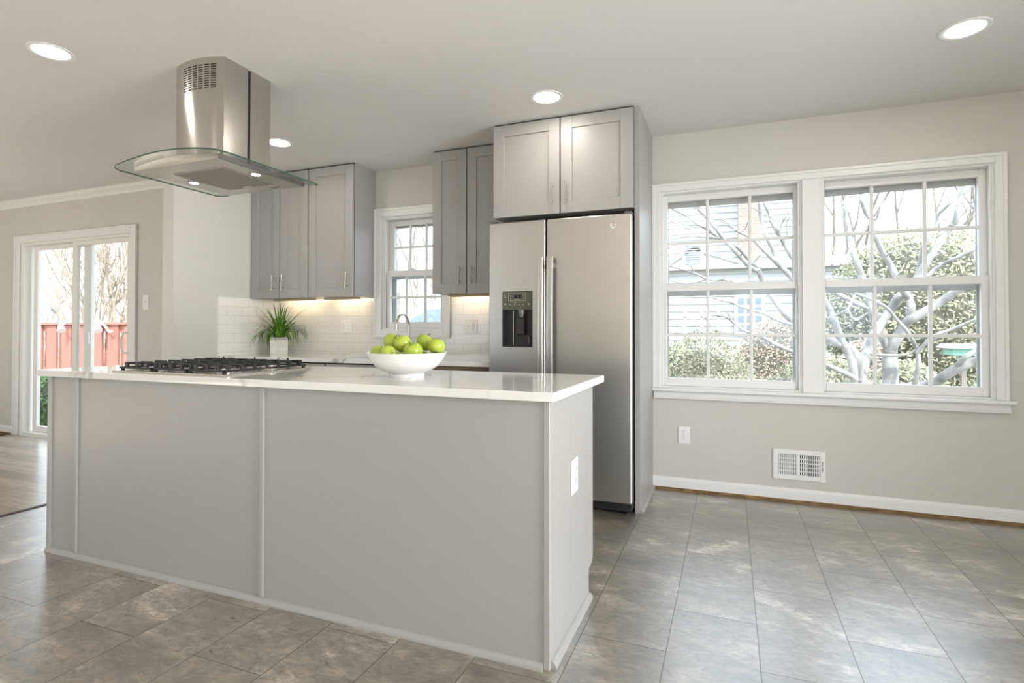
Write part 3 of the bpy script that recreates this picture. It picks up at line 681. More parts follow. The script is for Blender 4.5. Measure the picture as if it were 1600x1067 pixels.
for nm_, door, xa, xb in (('freezer', fdo, -.611, -.577), ('fridge', rfd, -.555, -.513)):
    b = MB(); xm = (xa+xb)/2; n = 16
    A = []
    for k in range(n+1):
        z = .52 + (1.583-.52)*k/n; bow = .010*math.sin(math.pi*k/n)
        y = fy - .052 - bow
        A.append([b.bm.verts.new(p) for p in ((xa, y+.004, z), (xa+.006, y, z), (xb-.006, y, z), (xb, y+.004, z), (xb, y+.014, z), (xa, y+.014, z))])
    for p, q in zip(A, A[1:]):
        for k in range(6): b.bm.faces.new((p[k], p[(k+1) % 6], q[(k+1) % 6], q[k]))
    b.bm.faces.new(A[0][::-1]); b.bm.faces.new(A[-1])
    for z in (.57, 1.53): b.box(xm-.009, xm+.009, fy-.045, fy+.002, z-.016, z+.016, .003, 1)
    b.build('handle', M['steel'], door, smooth=40)
# dispenser
dsp = MB()
dsp.box(dxl+.001, dxr-.001, fy+.046, fy+.0495, dz0+.001, dz1-.001); dsp.box(dxl+.001, dxl+.005, fy+.002, fy+.046, dz0+.001, dzm)
dsp.box(dxr-.005, dxr-.001, fy+.002, fy+.046, dz0+.001, dzm); dsp.box(dxl+.001, dxr-.001, fy-.004, fy+.046, dz0+.001, dz0+.012, .003, 1)
dspo = dsp.build('dispenser', M['black'], RF, smooth=0)
cp = MB().box(dxl+.001, dxr-.001, fy-.003, fy+.045, dzm, dz1-.001, .003, 2).build('control_panel', M['olive'], dspo)
b = MB(); b.box(dxl+.085, dxl+.107, fy-.0036, fy-.002, 1.328, 1.349); b.box(dxl+.112, dxl+.134, fy-.0036, fy-.002, 1.328, 1.349); b.build('display', M['screen'], dspo, smooth=0)
b = MB()
x_, z_ = dxl+.045, 1.312                            # rounded outline round the display, rows of small icons
for q in ((x_, x_+.12, z_, z_+.0012), (x_, x_+.12, z_+.050, z_+.0512), (x_, x_+.0012, z_, z_+.05), (x_+.119, x_+.1202, z_, z_+.05)): b.box(q[0], q[1], fy-.0036, fy-.002, q[2], q[3])
for dx in (.060, .148):
    for dz in (1.342, 1.325): b.prism([(dxl+dx-.003, dz), (dxl+dx+.003, dz), (dxl+dx, dz+.005)], 'y', fy-.0036, fy-.002)
for k, dx in enumerate((.022, .058, .088, .118, .146, .186)):
    b.box(dxl+dx-.006, dxl+dx+.006, fy-.0036, fy-.002, 1.286, 1.288)
    if k in (0, 5): b.prism([(dxl+dx-.006, 1.289), (dxl+dx+.006, 1.289), (dxl+dx, 1.297)], 'y', fy-.0036, fy-.002)
b.box(dxl+.087, dxl+.094, fy-.0036, fy-.002, 1.297, 1.303); b.box(dxl+.02, dxl+.0225, fy-.0036, fy-.002, 1.343, 1.353); b.box(dxl+.016, dxl+.029, fy-.0036, fy-.002, 1.336, 1.3385)
b.box(dxl+.09, dxl+.13, fy-.0036, fy-.002, 1.318, 1.3195)
b.build('icons', M['icon'], dspo, smooth=0)
b = MB(); b.lathe([(0, 0), (.022, 0), (.028, .03), (.028, .05), (0, .05)], (dxl+.125, fy+.022, 1.205), 16); b.build('spout', M['slate'], dspo)
b = MB(); b.prism([(fy+.010, 1.20), (fy+.030, 1.20), (fy+.022, 1.09), (fy+.002, 1.095)], 'x', dxl+.10, dxl+.150); b.build('paddle', M['black'], dspo, smooth=0)
b = MB(); b.box(dxl+.062, dxl+.067, fy+.034, fy+.04, dz0+.012, dzm); b.build('tube', M['nickel'], dspo, smooth=0)
b = MB(); b.box(dxl+.17, dxl+.18, fy+.030, fy+.046, dz0+.02, 1.085, .002, 1); b.build('bracket', M['slate'], dspo)
# round badge with a two-letter monogram
bd = MB().lathe([(0, .0035), (.0135, .0035), (.0150, .0045), (.0165, .003), (.0165, 0), (0, 0)], (0, 0, 0), 32).xform(Matrix.Translation((-.148, fy, 1.759)) @ Matrix.Rotation(R(90), 4, 'X')).build('badge', M['chrome'], rfd)
fc_ = bpy.data.curves.new('badge_lettering', 'FONT'); fc_.body = 'GE'; fc_.size = .0165; fc_.extrude = .0004; fc_.align_x = 'CENTER'; fc_.align_y = 'CENTER'; fc_.shear = .25
fo = bpy.data.objects.new('lettering_curve', fc_); COL.objects.link(fo); bpy.context.view_layer.update(); fm = bpy.data.meshes.new_from_object(fo.evaluated_get(bpy.context.evaluated_depsgraph_get())); bpy.data.objects.remove(fo)
fo = bpy.data.objects.new('badge_lettering', fm); COL.objects.link(fo); fm.materials.clear(); fm.materials.append(M['slate'])
fo.parent = bd; fo.location = Vector((-.148, fy-.0039, 1.759)) - wloc(bd); fo.rotation_euler = (R(90), 0, 0)
b = MB(); b.box(-.958, -.042, -.66, -.62, .02, .072, .004, 2)
for k in range(4): b.box(-.93, -.10, -.664, -.659, .028+k*.010, .032+k*.010)
b.build('base_grille', M['black'], RF)
for xx in (-.93, -.075): MB().lathe([(0, 0), (.018, 0), (.02, .01), (.012, .02), (.012, .035), (0, .035)], (xx, -.62, 0), 16).build('leveling_foot', M['black'], RF)
for xa in (-.965, -.080): MB().box(xa, xa+.045, -.69, -.60, 1.829, 1.842, .004, 2).build('hinge_cover', M['slate'], RF)

# ------------------------------------------------------------------ bowl and apples
bc = Vector((-.808, -1.945, .917))
prof = [(0, .004), (.068, .004), (.072, 0), (.077, 0), (.078, .008), (.075, .014), (.105, .026), (.137, .048), (.160, .076), (.174, .103), (.1775, .106), (.1745, .1065), (.169, .103), (.154, .078), (.130, .052), (.100, .032), (.055, .022), (0, .020)]
tag(MB().lathe(prof, bc, 64).build('fruit_bowl', M['porcelain'], smooth=60), 'wide white porcelain bowl full of green apples on the island counter', 'bowl')
def make_apple():
    t = thing('apple', 'green apple', 'apple', (0, 0, 0), 'green apples in the white bowl')
    r = .0385; pr = []
    for k in range(25):
        a = math.pi*k/24; zz = math.cos(a); rr = math.sin(a)
        R_ = r*(1 + .06*zz)*rr**.93
        Z = r*.90*zz - (.30*r*math.exp(-(rr/.28)**2) if zz > 0 else -.18*r*math.exp(-(rr/.25)**2))
        pr.append((R_ if 0 < k < 24 else 0, Z))
    sk = MB().lathe(pr[::-1], (0, 0, 0), 28).build('skin', M['apple'], t, smooth=80)
    MB().tube([(0, 0, r*.56), (.001, 0, r*.8), (.004, .001, r*1.12)], [.0016, .0014, .0022], 6).build('stem', M['stem'], t)
    MB().lathe([(0, -r*.76), (.004, -r*.80), (.002, -r*.72), (0, -r*.70)], (0, 0, 0), 8).build('calyx', M['stem'], t)
    return t
ap0 = make_apple()
AP = [  # x, y, z, tilt x, tilt y, scale, label
 (-.893, -1.935, 1.066, R(8), R(38), 1.04, 'green apple at the top left of the bowl pile, its stem leaning right'),
 (-.818, -1.965, 1.061, R(-30), R(-20), 1.03, 'round green apple in the middle of the top of the bowl pile'),
 (-.752, -1.885, 1.066, R(25), R(10), 1.06, 'green apple behind the middle one, at the top of the pile'),
 (-.672, -1.925, 1.050, R(25), R(15), .98, 'green apple at the far right of the bowl'),
 (-.740, -2.005, 1.031, R(-12), R(16), 1.06, 'green apple with dark stem at the right front of the bowl'),
 (-.838, -2.045, 1.018, R(-75), R(10), .96, 'low green apple at the middle front of the bowl, blossom end outward'),
 (-.912, -2.010, 1.018, R(-20), R(-35), .92, 'low green apple at the left front edge of the bowl'),
]
for i, (ax, ay, az, tx, ty, s_, lb) in enumerate(AP):
    o = ap0 if i == 0 else dup(ap0, (0, 0, 0))
    o.location = (ax, ay, az); o.rotation_euler = (tx, ty, i*.9); o.scale = (s_,)*3; o['label'] = lb
for k, (ax, ay, az) in enumerate(((-.875, -1.90, .990), (-.808, -1.955, .975), (-.745, -1.905, .990))):
    o = dup(ap0, (ax, ay, az)); o.rotation_euler = (.4*k, .3, k); o.scale = (.98,)*3; o['label'] = 'green apple hidden under the others at the bottom of the bowl'

# ------------------------------------------------------------------ potted grass
pc = Vector((-3.235, -.225, CT)); pr_ = R(44.6)
pl = thing('potted_plant', 'small potted grass plant in a square white stone pot on the back counter', 'plant', pc)
rot = Matrix.Translation(pc) @ Matrix.Rotation(pr_, 4, 'Z')
hw = .072
b = MB(); b.box(-hw, hw, -hw, hw, 0, .128, .003, 2); b.xform(rot); b.build('pot', M['pot'], pl)
b = MB()
for q in ((-hw, hw, -hw, -hw+.012), (-hw, hw, hw-.012, hw), (-hw, -hw+.012, -hw+.012, hw-.012), (hw-.012, hw, -hw+.012, hw-.012)): b.box(*q, .128, .152, .002, 1)
b.xform(rot); b.build('pot_rim', M['potrim'], pl)
b = MB(); b.box(-hw+.012, hw-.012, -hw+.012, hw-.012, .128, .145); b.xform(rot); b.build('soil', M['soil'], pl, smooth=0)
b = MB(); rnd = random.Random(3)
for k in range(105):
    a = rnd.uniform(0, 2*math.pi); r0 = rnd.uniform(0, .045); lean = rnd.uniform(.75, 1.35)
    if k < 26: lean = rnd.uniform(.1, .6)
    ln = rnd.uniform(.24, .42); base = pc + Vector((r0*math.cos(a+.5), r0*math.sin(a+.5), .140)); P = []; n = 9
    th_ = lean*.55; p = base.copy(); dth = lean*rnd.uniform(.16, .27)
    for j in range(n+1):
        P.append(p.copy()); d = Vector((math.cos(a)*math.sin(th_), math.sin(a)*math.sin(th_), math.cos(th_))); p = p + d*(ln/n); th_ += dth
    for q in P:                                     # keep blades off the two walls and cabinet
        q.x = max(q.x, XL+.012); q.y = min(q.y, -.012); q.z = min(q.z, 1.376); q.z = max(q.z, CT+.008)
    side = Vector((-math.sin(a), math.cos(a), 0)); wmax = rnd.uniform(.006, .0105); rows_ = []
    for j, q in enumerate(P):
        u = j/n; w_ = wmax*(.6+.8*u)*(1-u**2.2)+.0004
        rows_.append([b.bm.verts.new(q - side*w_), b.bm.verts.new(q + Vector((0, 0, -.0025*(1-u)))), b.bm.verts.new(q + side*w_)])
    for p1, p2 in zip(rows_, rows_[1:]):
        for c in (0, 1): b.bm.faces.new((p1[c], p1[c+1], p2[c+1], p2[c]))
b.build('foliage', M['leaf'], pl, smooth=60, normals=False)

# ------------------------------------------------------------------ wall vent, mat
wv_ = thing('wall_vent', 'white air vent grille low on the wall under the big window', 'vent', (.925, 0, .245))
b = MB(); b.box(.774, 1.078, -.004, 0, .147, .343, .002, 1)
for q in ((.774, .806, .147, .343), (1.047, 1.078, .147, .343), (.806, 1.047, .147, .178), (.806, 1.047, .312, .343), (.908, .932, .178, .312)): b.box(q[0], q[1], -.012, -.003, q[2], q[3], .0025, 1)
b.build('vent_frame', M['white'], wv_)
b = MB(); b.box(.807, .907, -.0048, -.004, .179, .311); b.box(.933, 1.046, -.0048, -.004, .179, .311); b.box(1.058, 1.062, -.0125, -.0118, .215, .28); b.build('dark_opening', M['slot'], wv_, smooth=0)
b = MB()
for xa, xb, sgn in ((.807, .907, -1), (.933, 1.046, 1)):
    nn = 9
    for k in range(nn):
        xx = xa + (k+.5)*(xb-xa)/nn; b.prism([(xx-.0028, -.011), (xx+.0028, -.011), (xx+.0028+sgn*.002, -.005), (xx-.0028+sgn*.002, -.005)], 'z', .178, .312)
for k in range(1, 5): b.box(.807, 1.046, -.008, -.0055, .178+k*.0268-.003, .178+k*.0268+.003)
b.build('louvers', M['white'], wv_, smooth=0)
b = MB(); b.box(1.056, 1.074, -.017, -.011, .243, .249, .001, 1); b.build('lever', M['white'], wv_)
b = MB(); b.lathe([(0, 0), (.004, 0), (.003, .002), (0, .0025)], (0, 0, 0), 10); b.xform(Matrix.Translation((.786, -.012, .245)) @ Matrix.Rotation(R(90), 4, 'X')); b.build('screw', M['nickel'], wv_)
tag(MB().box(-7.35, -6.68, -.80, -.55, 0, .012, .004, 2).build('floor_mat', M['bronze']), 'dark brown flat mat on the wood floor beside the sliding door', 'mat')

# ------------------------------------------------------------------ recessed ceiling lights
def make_can():
    t = thing('recessed_light', '', 'ceiling light', (0, 0, H), 'recessed ceiling lights')
    MB().lathe([(.072, H-.002), (.094, H-.005), (.098, H-.003), (.098, H), (.072, H)], (0, 0, 0), 40).build('trim_ring', M['trim'], t)
    MB().lathe([(0, H-.0035), (.073, H-.0035), (.073, H), (0, H)], (0, 0, 0), 40).build('lens', M['lens'], t, smooth=0)
    return t
can = make_can()
CANS = [(-2.628, -2.343, 'lit recessed ceiling light at the far left, left of the range hood'),
        (-2.584, -.898, 'lit recessed ceiling light behind the range hood, half hidden by its duct'),
        (-.496, -.926, 'lit recessed ceiling light above the refrigerator cabinet'),
        (1.523, -.926, 'lit recessed ceiling light at the far right, above the big window'),
        (1.523, -3.1, 'lit recessed ceiling light behind the camera at the right'),
        (-.496, -4.3, 'lit recessed ceiling light behind the camera in the middle'),
        (-2.6, -4.6, 'lit recessed ceiling light behind the camera at the left'),
        (1.9, -5.6, 'lit recessed ceiling light at the rear right of the room')]
for i, (lx, ly, lb) in enumerate(CANS):
    o = can if i == 0 else dup(can, (0, 0, 0))
    o.location = (lx, ly, H); o['label'] = lb

# ------------------------------------------------------------------ outdoors
GZ = -.55
MB().box(-60, 60, .16, 90, GZ-.2, GZ).build('ground', M['ground'], smooth=0, kind='structure')
MB().box(-60, XF-1, -60, .16, GZ-.2, GZ).build('ground', M['ground'], smooth=0, kind='structure')
MB().box(XF-1, 60, -60, YR-.2, GZ-.2, GZ).build('ground', M['ground'], smooth=0, kind='structure')
MB().box(-9.4, -3.4, -.34, .16, GZ, -.12).build('trim_7', M['brick'], smooth=0, kind='structure')

def bush(name, label, cat, c, rx, ry, rz, m, n, leaf=.05, seed=1, group=None, bumpy=.12):
    rnd = random.Random(seed); c = Vector(c); b = MB()
    lumps = [(rnd.uniform(0, 6.28), rnd.uniform(-.2, 1.4), rnd.uniform(.4, .9)) for _ in range(14)]
    for k in range(n):
        a = rnd.uniform(0, 2*math.pi); s = rnd.uniform(-.75, 1); q = math.sqrt(1-s*s)
        d = Vector((q*math.cos(a), q*math.sin(a), s))
        f = 1 + bumpy*sum(math.exp(-((d - Vector((math.cos(e)*math.cos(u), math.sin(e)*math.cos(u), math.sin(u)))).length/.35)**2)*g_ for e, u, g_ in lumps)
        f *= rnd.uniform(.84, 1.0)
        p = c + Vector((d.x*rx, d.y*ry, d.z*rz))*f
        if p.z < GZ: continue
        t1 = Vector((rnd.gauss(0, 1), rnd.gauss(0, 1), rnd.gauss(0, 1))).normalized(); t2 = t1.orthogonal().normalized()
        l_ = leaf*rnd.uniform(.6, 1.3); w_ = l_*.5
        b.bm.faces.new([b.bm.verts.new(v_) for v_ in (p-t1*l_*.5, p+t2*w_*.5, p+t1*l_*.5, p-t2*w_*.5)])
    t = thing(name, label, cat, (c.x, c.y, GZ), group)
    b.build('foliage', m, t, smooth=0, normals=False)
    k_ = MB(); bmesh.ops.create_icosphere(k_.bm, subdivisions=3, radius=1); k_.xform(Matrix.Translation(c) @ Matrix.Diagonal((rx*.86, ry*.86, rz*.86, 1))); k_.build('solid_core', M['core'], t)  # added dark solid core, blocks sight through the leaves
    return t
def on(px, py, y): return at(px, py, y)
c = on(1100, 600, 2.6); bush('hedge_bush', 'rounded green boxwood hedge outside the left half of the big window', 'bush', (c.x-.1, 2.7, .22), .72, .55, .78, M['hedge'], 11000, .04, 11)
c = on(1228, 610, 3.6); bush('hedge_bush', 'small low green bush outside, right of the boxwood hedge', 'bush', (c.x+.1, 3.7, .0), .42, .42, .62, M['hedge'], 2600, .055, 12)
c = on(1222, 545, 7.0); bush('tan_bush', 'round tan winter bush in front of the white neighbouring house', 'bush', (c.x, 7.2, .35), .78, .75, 1.05, M['tanleaf'], 9000, .055, 13)
c = on(1440, 450, 8.5); bush('evergreen_bush', 'tall yellow-green evergreen bush outside the right half of the big window', 'bush', (c.x+.1, 9.0, 1.35), 1.75, 1.4, 1.75, M['holly'], 15000, .09, 14)
c = on(1330, 570, 5.2); bush('low_shrub', 'low yellow-green shrub behind the pale tree trunks, left of the fork', 'bush', (c.x-.25, 5.2, -.15), .55, .45, .85, M['holly'], 4200, .07, 15)
c = on(1425, 580, 5.2); bush('low_shrub', 'low yellow-green shrub behind the pale tree, right of its trunk', 'bush', (c.x+.05, 5.7, -.1), .6, .5, .72, M['holly'], 4200, .07, 16)
c = on(1318, 520, 7.5); bush('tan_bush', 'low tan bush at the right corner of the white neighbouring house', 'bush', (c.x+.25, 6.9, .05), .5, .4, .85, M['tanleaf'], 3200, .08, 17)
for px, y, s_, lb in ((66, 2.2, .62, 'green shrub outside the sliding door, at its lower left'), (72, 1.2, .5, 'small green shrub close outside the sliding door, at its lower left corner')):
    c = on(px, 640, y); bush('green_shrub', lb, 'bush', (c.x+.1, y, GZ+.55*s_), .75*s_, .6*s_, .75*s_, M['green'], 2600, .07, int(px))

# the pale multi-stemmed tree, branch by branch: photo polyline, depth at its two ends, radii
def polyb(b, pts, y0, y1, r0, r1, n=8):
    P = []
    for i, (px, py) in enumerate(pts):
        u = i/(len(pts)-1); P.append(at(px, py, y0+(y1-y0)*u + .05*math.sin(i*1.9+y0*5)*(0 < i < len(pts)-1)))
    Q = []                                           # smooth the polyline
    for i in range(len(P)-1):
        p0, p1, p2, p3 = P[max(i-1, 0)], P[i], P[i+1], P[min(i+2, len(P)-1)]
        for s_ in range(4):
            t = s_/4; Q.append(.5*((2*p1)+(p2-p0)*t+(2*p0-5*p1+4*p2-p3)*t*t+(3*p1-p0-3*p2+p3)*t**3))
    Q.append(P[-1]); m_ = len(Q)-1
    b.tube(Q, [r0+(r1-r0)*(i/m_) for i in range(m_+1)], n)
    return Q
TR = thing('crape_myrtle_tree', 'pale grey multi-trunk bare tree spreading outside the big window', 'tree', (at(1360, 600, 3.4).x, 3.4, GZ))
mpx = 3.4+4.02
def rr(px): return px/2*.0088                        # half a width in pixels at the tree's distance, in metres
b = MB()
bx0 = at(1390, 600, 3.4); b.tube([(bx0.x-.04, 3.42, GZ), (bx0.x-.01, 3.41, 0), tuple(at(1391, 598, 3.4))], [.13, .10, rr(19)], 10)
polyb(b, [(1391, 600), (1391, 575), (1390, 558), (1391, 544)], 3.4, 3.4, rr(19), rr(17), 10)
polyb(b, [(1391, 546), (1401, 530), (1413, 508), (1422, 500), (1445, 487), (1467, 473), (1494, 455), (1518, 440), (1545, 418)], 3.4, 3.0, rr(14), rr(8))
polyb(b, [(1391, 546), (1380, 526), (1370, 503), (1362, 483), (1358, 453), (1348, 436), (1340, 415), (1332, 392), (1326, 368), (1322, 340), (1320, 324), (1324, 300), (1326, 270)], 3.4, 3.9, rr(14), rr(3))
polyb(b, [(1421, 500), (1424, 482), (1420, 466), (1412, 455), (1401, 434), (1392, 415), (1378, 392), (1369, 371), (1366, 349), (1353, 333), (1347, 315), (1345, 298), (1345, 270)], 3.35, 3.1, rr(10), rr(4))
bx1 = at(1346, 598, 3.3); b.tube([(bx1.x+.12, 3.36, GZ), (bx1.x+.05, 3.33, 0), tuple(at(1346, 598, 3.3))], [.10, .08, rr(14)], 10)
polyb(b, [(1346, 600), (1349, 572), (1358, 544), (1364, 526), (1372, 513), (1382, 497), (1394, 480), (1405, 463), (1419, 455), (1434, 433), (1448, 410), (1465, 384), (1481, 361), (1492, 347), (1497, 328), (1501, 310), (1504, 291), (1510, 265)], 3.3, 3.7, rr(13), rr(6))
polyb(b, [(1434, 430), (1438, 408), (1441, 392), (1448, 375), (1462, 354), (1466, 336), (1481, 321), (1495, 305), (1500, 292), (1505, 270)], 3.6, 3.2, rr(6), rr(2.5))
polyb(b, [(1434, 440), (1450, 431), (1464, 419), (1490, 405), (1518, 393), (1545, 382)], 3.4, 3.0, rr(6), rr(3))
b.tube([tuple(at(1338, 610, 3.2)), (at(1338, 600, 3.2).x+.06, 3.28, 0), (bx1.x+.08, 3.33, GZ)], [rr(11), .06, .07], 8)
polyb(b, [(1334, 605), (1333, 572), (1326, 553), (1314, 530), (1305, 505), (1298, 487), (1289, 470), (1270, 440), (1239, 403), (1226, 382), (1217, 366), (1206, 347), (1202, 334), (1193, 315), (1186, 295)], 3.2, 2.7, rr(11), rr(3))
polyb(b, [(1342, 592), (1340, 560), (1328, 545), (1303, 533), (1285, 522), (1262, 513), (1241, 503), (1223, 486), (1207, 464), (1194, 446), (1186, 425), (1180, 414), (1172, 407), (1158, 391), (1148, 383), (1139, 380)], 3.25, 2.5, rr(12), rr(4))
polyb(b, [(1283, 520), (1268, 480), (1239, 436), (1223, 420), (1207, 404), (1191, 388), (1179, 376), (1167, 368), (1155, 363), (1139, 350)], 3.05, 2.4, rr(9), rr(2))
polyb(b, [(1212, 408), (1207, 388), (1198, 371), (1191, 347), (1188, 333), (1186, 313), (1185, 290)], 2.75, 2.7, rr(6), rr(4))
polyb(b, [(1186, 424), (1172, 417), (1151, 395), (1142, 384), (1132, 376), (1128, 370), (1116, 354), (1104, 340), (1092, 327), (1082, 312)], 2.55, 2.3, rr(6), rr(3.5))
polyb(b, [(1130, 374), (1116, 366), (1100, 355), (1088, 349), (1075, 339), (1059, 331), (1044, 323)], 2.45, 2.2, rr(5), rr(2))
polyb(b, [(1130, 373), (1104, 371), (1083, 369), (1064, 371), (1042, 376)], 2.45, 2.15, rr(3.5), rr(1.6))
polyb(b, [(1092, 352), (1078, 352), (1062, 349), (1046, 346)], 2.4, 2.2, rr(2.4), rr(1.2))
polyb(b, [(1130, 437), (1118, 438), (1104, 436), (1093, 430), (1072, 423), (1044, 415)], 2.4, 2.2, rr(3.2), rr(2))
polyb(b, [(1104, 436), (1088, 441), (1069, 443), (1044, 438)], 2.35, 2.2, rr(2.6), rr(1.6))
polyb(b, [(1194, 446), (1170, 444), (1150, 441), (1130, 437)], 2.6, 2.4, rr(4), rr(3.2))
polyb(b, [(1285, 524), (1262, 516), (1241, 508), (1215, 500), (1193, 489), (1177, 485), (1155, 478), (1144, 473), (1128, 470), (1106, 463)], 3.05, 2.4, rr(6), rr(1.5))
polyb(b, [(1338, 592), (1310, 578), (1286, 569), (1262, 560), (1239, 550), (1215, 539), (1199, 531), (1186, 524), (1166, 518), (1151, 508), (1136, 496), (1123, 493), (1113, 493), (1100, 497), (1070, 502)], 3.1, 2.2, rr(7), rr(1.2))
polyb(b, [(1143, 502), (1140, 494), (1136, 488), (1130, 482)], 2.45, 2.4, rr(2), rr(1))
polyb(b, [(1391, 606), (1425, 606), (1458, 599), (1476, 587), (1499, 574), (1524, 565), (1560, 555)], 3.4, 2.8, rr(13), rr(10))
polyb(b, [(1493, 576), (1506, 560), (1524, 548), (1550, 530)], 3.0, 2.8, rr(7), rr(5))
polyb(b, [(1320, 452), (1337, 458), (1365, 469), (1387, 482), (1401, 499), (1419, 519), (1430, 540), (1434, 551), (1435, 569), (1430, 596), (1424, 620)], 2.8, 3.2, rr(3), rr(6))
polyb(b, [(1434, 551), (1449, 533), (1462, 523), (1488, 514), (1524, 499), (1550, 488)], 3.0, 2.8, rr(4.5), rr(3))
polyb(b, [(1360, 553), (1383, 555), (1419, 553), (1449, 536), (1480, 520)], 3.15, 2.9, rr(4), rr(2))
polyb(b, [(1300, 452), (1307, 458), (1325, 467), (1342, 475), (1357, 483)], 3.5, 3.5, rr(6), rr(7))
polyb(b, [(1337, 458), (1330, 472), (1323, 484), (1305, 493), (1292, 497)], 2.85, 2.7, rr(3), rr(1.6))
polyb(b, [(1325, 483), (1332, 497), (1345, 495), (1356, 488)], 2.85, 2.8, rr(2.4), rr(1.4))
# fine twigs
rnd = random.Random(5)
for px, py, dx, dy, y in [(1320, 326, -16, -30, 3.8), (1322, 330, 20, 14, 3.8), (1333, 382, 22, -26, 3.8), (1368, 345, 18, -44, 3.2), (1369, 343, 12, -52, 3.2), (1450, 372, -30, -16, 3.3), (1498, 322, -36, -30, 3.5), (1500, 316, 22, 4, 3.5), (1504, 306, 18, -16, 3.5), (1436, 395, -18, -24, 3.5),
                         (1139, 350, -14, -6, 2.4), (1150, 360, -26, -14, 2.4), (1160, 362, 12, -18, 2.4), (1206, 340, -20, -12, 2.7), (1220, 352, 18, -26, 2.8), (1226, 382, 4, -52, 2.8), (1228, 352, 8, -20, 2.8), (1186, 330, -18, -10, 2.7), (1092, 327, -20, -12, 2.3), (1090, 326, 10, -14, 2.3), (1060, 331, -12, -6, 2.2), (1158, 404, 2, -12, 2.5), (1093, 430, -20, -18, 2.3), (1178, 410, 12, -14, 2.6), (1385, 400, 30, -20, 3.1), (1400, 434, 20, -30, 3.2), (1465, 340, 30, 14, 3.4), (1216, 366, 14, -40, 2.8), (1128, 470, -26, -8, 2.4), (1100, 497, -34, 8, 2.3)]:
    pts = [(px, py), (px+dx*.35+rnd.uniform(-2, 2), py+dy*.3), (px+dx*.7, py+dy*.72+rnd.uniform(-2, 2)), (px+dx, py+dy)]
    polyb(b, pts, y, y-.15, rr(2.0), rr(.8), 5)
b.build('trunk_and_branches', M['bark'], TR, smooth=60)

# neighbouring house: clapboard walls as stepped boards
HY = 12.0
hs = thing('neighbour_house', 'white clapboard neighbouring house with gable vent, window and brick chimney, seen through the big window', 'house', (at(1150, 505, HY).x, HY, GZ))
def clap(b, x0, x1, y, z0, z1, step=.20):
    z = z0
    while z < z1:
        zz = min(z+step, z1); b.quad((x0, y, z), (x1, y, z), (x1, y+.045, zz), (x0, y+.045, zz)); b.quad((x0, y+.045, z), (x1, y+.045, z), (x1, y, z), (x0, y, z)); z = zz
    b.box(x0, x1, y+.046, y+.3, z0, z1)
xa = at(1333, 505, HY).x; ztop = at(1290, 415, HY).z
b = MB(); clap(b, -3.2, xa, HY, GZ, ztop); b.build('wall', M['siding'], hs, smooth=0, normals=False)
b = MB(); clap(b, -3.2, at(1190, 505, HY+2).x, HY+2.2, ztop-.2, 8.5); b.build('upper_wall', M['siding'], hs, smooth=0, normals=False)
b = MB(); clap(b, at(1190, 505, HY+2).x, at(1256, 505, HY+2).x, HY+4.2, ztop-.2, 7.0); b.build('side_wall', M['siding'], hs, smooth=0, normals=False)
b = MB(); b.prism([(HY-.25, ztop), (HY-.25, ztop+.10), (HY+2.4, ztop+.55), (HY+2.4, ztop+.45)], 'x', -3.4, xa+.3); b.build('roof', M['shingle'], hs, smooth=0)
g0, g1, gp = at(1030, 387, HY-.3), at(1140, 400, HY-.3), at(1083, 368, HY-.3)
b = MB(); b.prism([(g0.x, ztop), (gp.x, ztop+.55), (gp.x, ztop+.65), (g0.x-.1, ztop+.1)], 'y', HY-.10, HY+1.5); b.prism([(g1.x+.6, ztop), (g1.x+.7, ztop+.1), (gp.x, ztop+.65), (gp.x, ztop+.55)], 'y', HY-.10, HY+1.5); b.build('gable_roof', M['bark'], hs, smooth=0)
MB().prism([(g0.x, ztop), (g1.x+.6, ztop), (gp.x, ztop+.55)], 'y', HY-.04, HY+.2).build('gable_wall', M['siding'], hs, smooth=0)
p, q_ = at(1071, 384, HY-.05), at(1095, 414, HY-.05)
vn = MB().box(p.x-.08, q_.x+.08, HY-.09, HY-.03, q_.z-.08, p.z+.08).build('gable_vent', M['siding'], hs, smooth=0)
b = MB()
for k in range(9):
    z = q_.z + (p.z-q_.z)*(k+.2)/9; b.box(p.x, q_.x, HY-.10, HY-.088, z, z+.03)
b.build('louvers', M['housepane'], vn, smooth=0)
p, q_ = at(1151, 464, HY-.05), at(1192, 520, HY-.05)
wn = MB().box(p.x-.06, q_.x+.06, HY-.08, HY-.02, q_.z-.06, p.z+.06).build('window', M['siding'], hs, smooth=0)
b = MB()
for i in range(3):
    for j in range(4):
        w_, h_ = (q_.x-p.x)/3, (p.z-q_.z)/4; b.box(p.x+i*w_+.03, p.x+(i+1)*w_-.03, HY-.09, HY-.075, q_.z+j*h_+.03, q_.z+(j+1)*h_-.03)
b.build('pane', M['housepane'], wn, smooth=0)
p, q_ = at(1153, 300, HY+1.9), at(1187, 395, HY+1.9)
MB().box(p.x, q_.x, HY+1.4, HY+2.2, ztop, 8.5).build('chimney', M['brick'], hs, smooth=0)
for px0 in (1068, 1094, 1120):
    p, q_ = at(px0, 485, HY-.3), at(px0+5, 520, HY-.3)
    MB().box(p.x, q_.x, HY-.36, HY-.28, GZ, p.z).build('porch_post', M['alu'], hs, smooth=0)
p = at(1045, 492, HY-.3); q_ = at(1128, 496, HY-.3); MB().box(p.x-2, q_.x, HY-.40, HY-.36, p.z-.05, p.z+.04).build('porch_rail', M['siding'], hs, smooth=0)

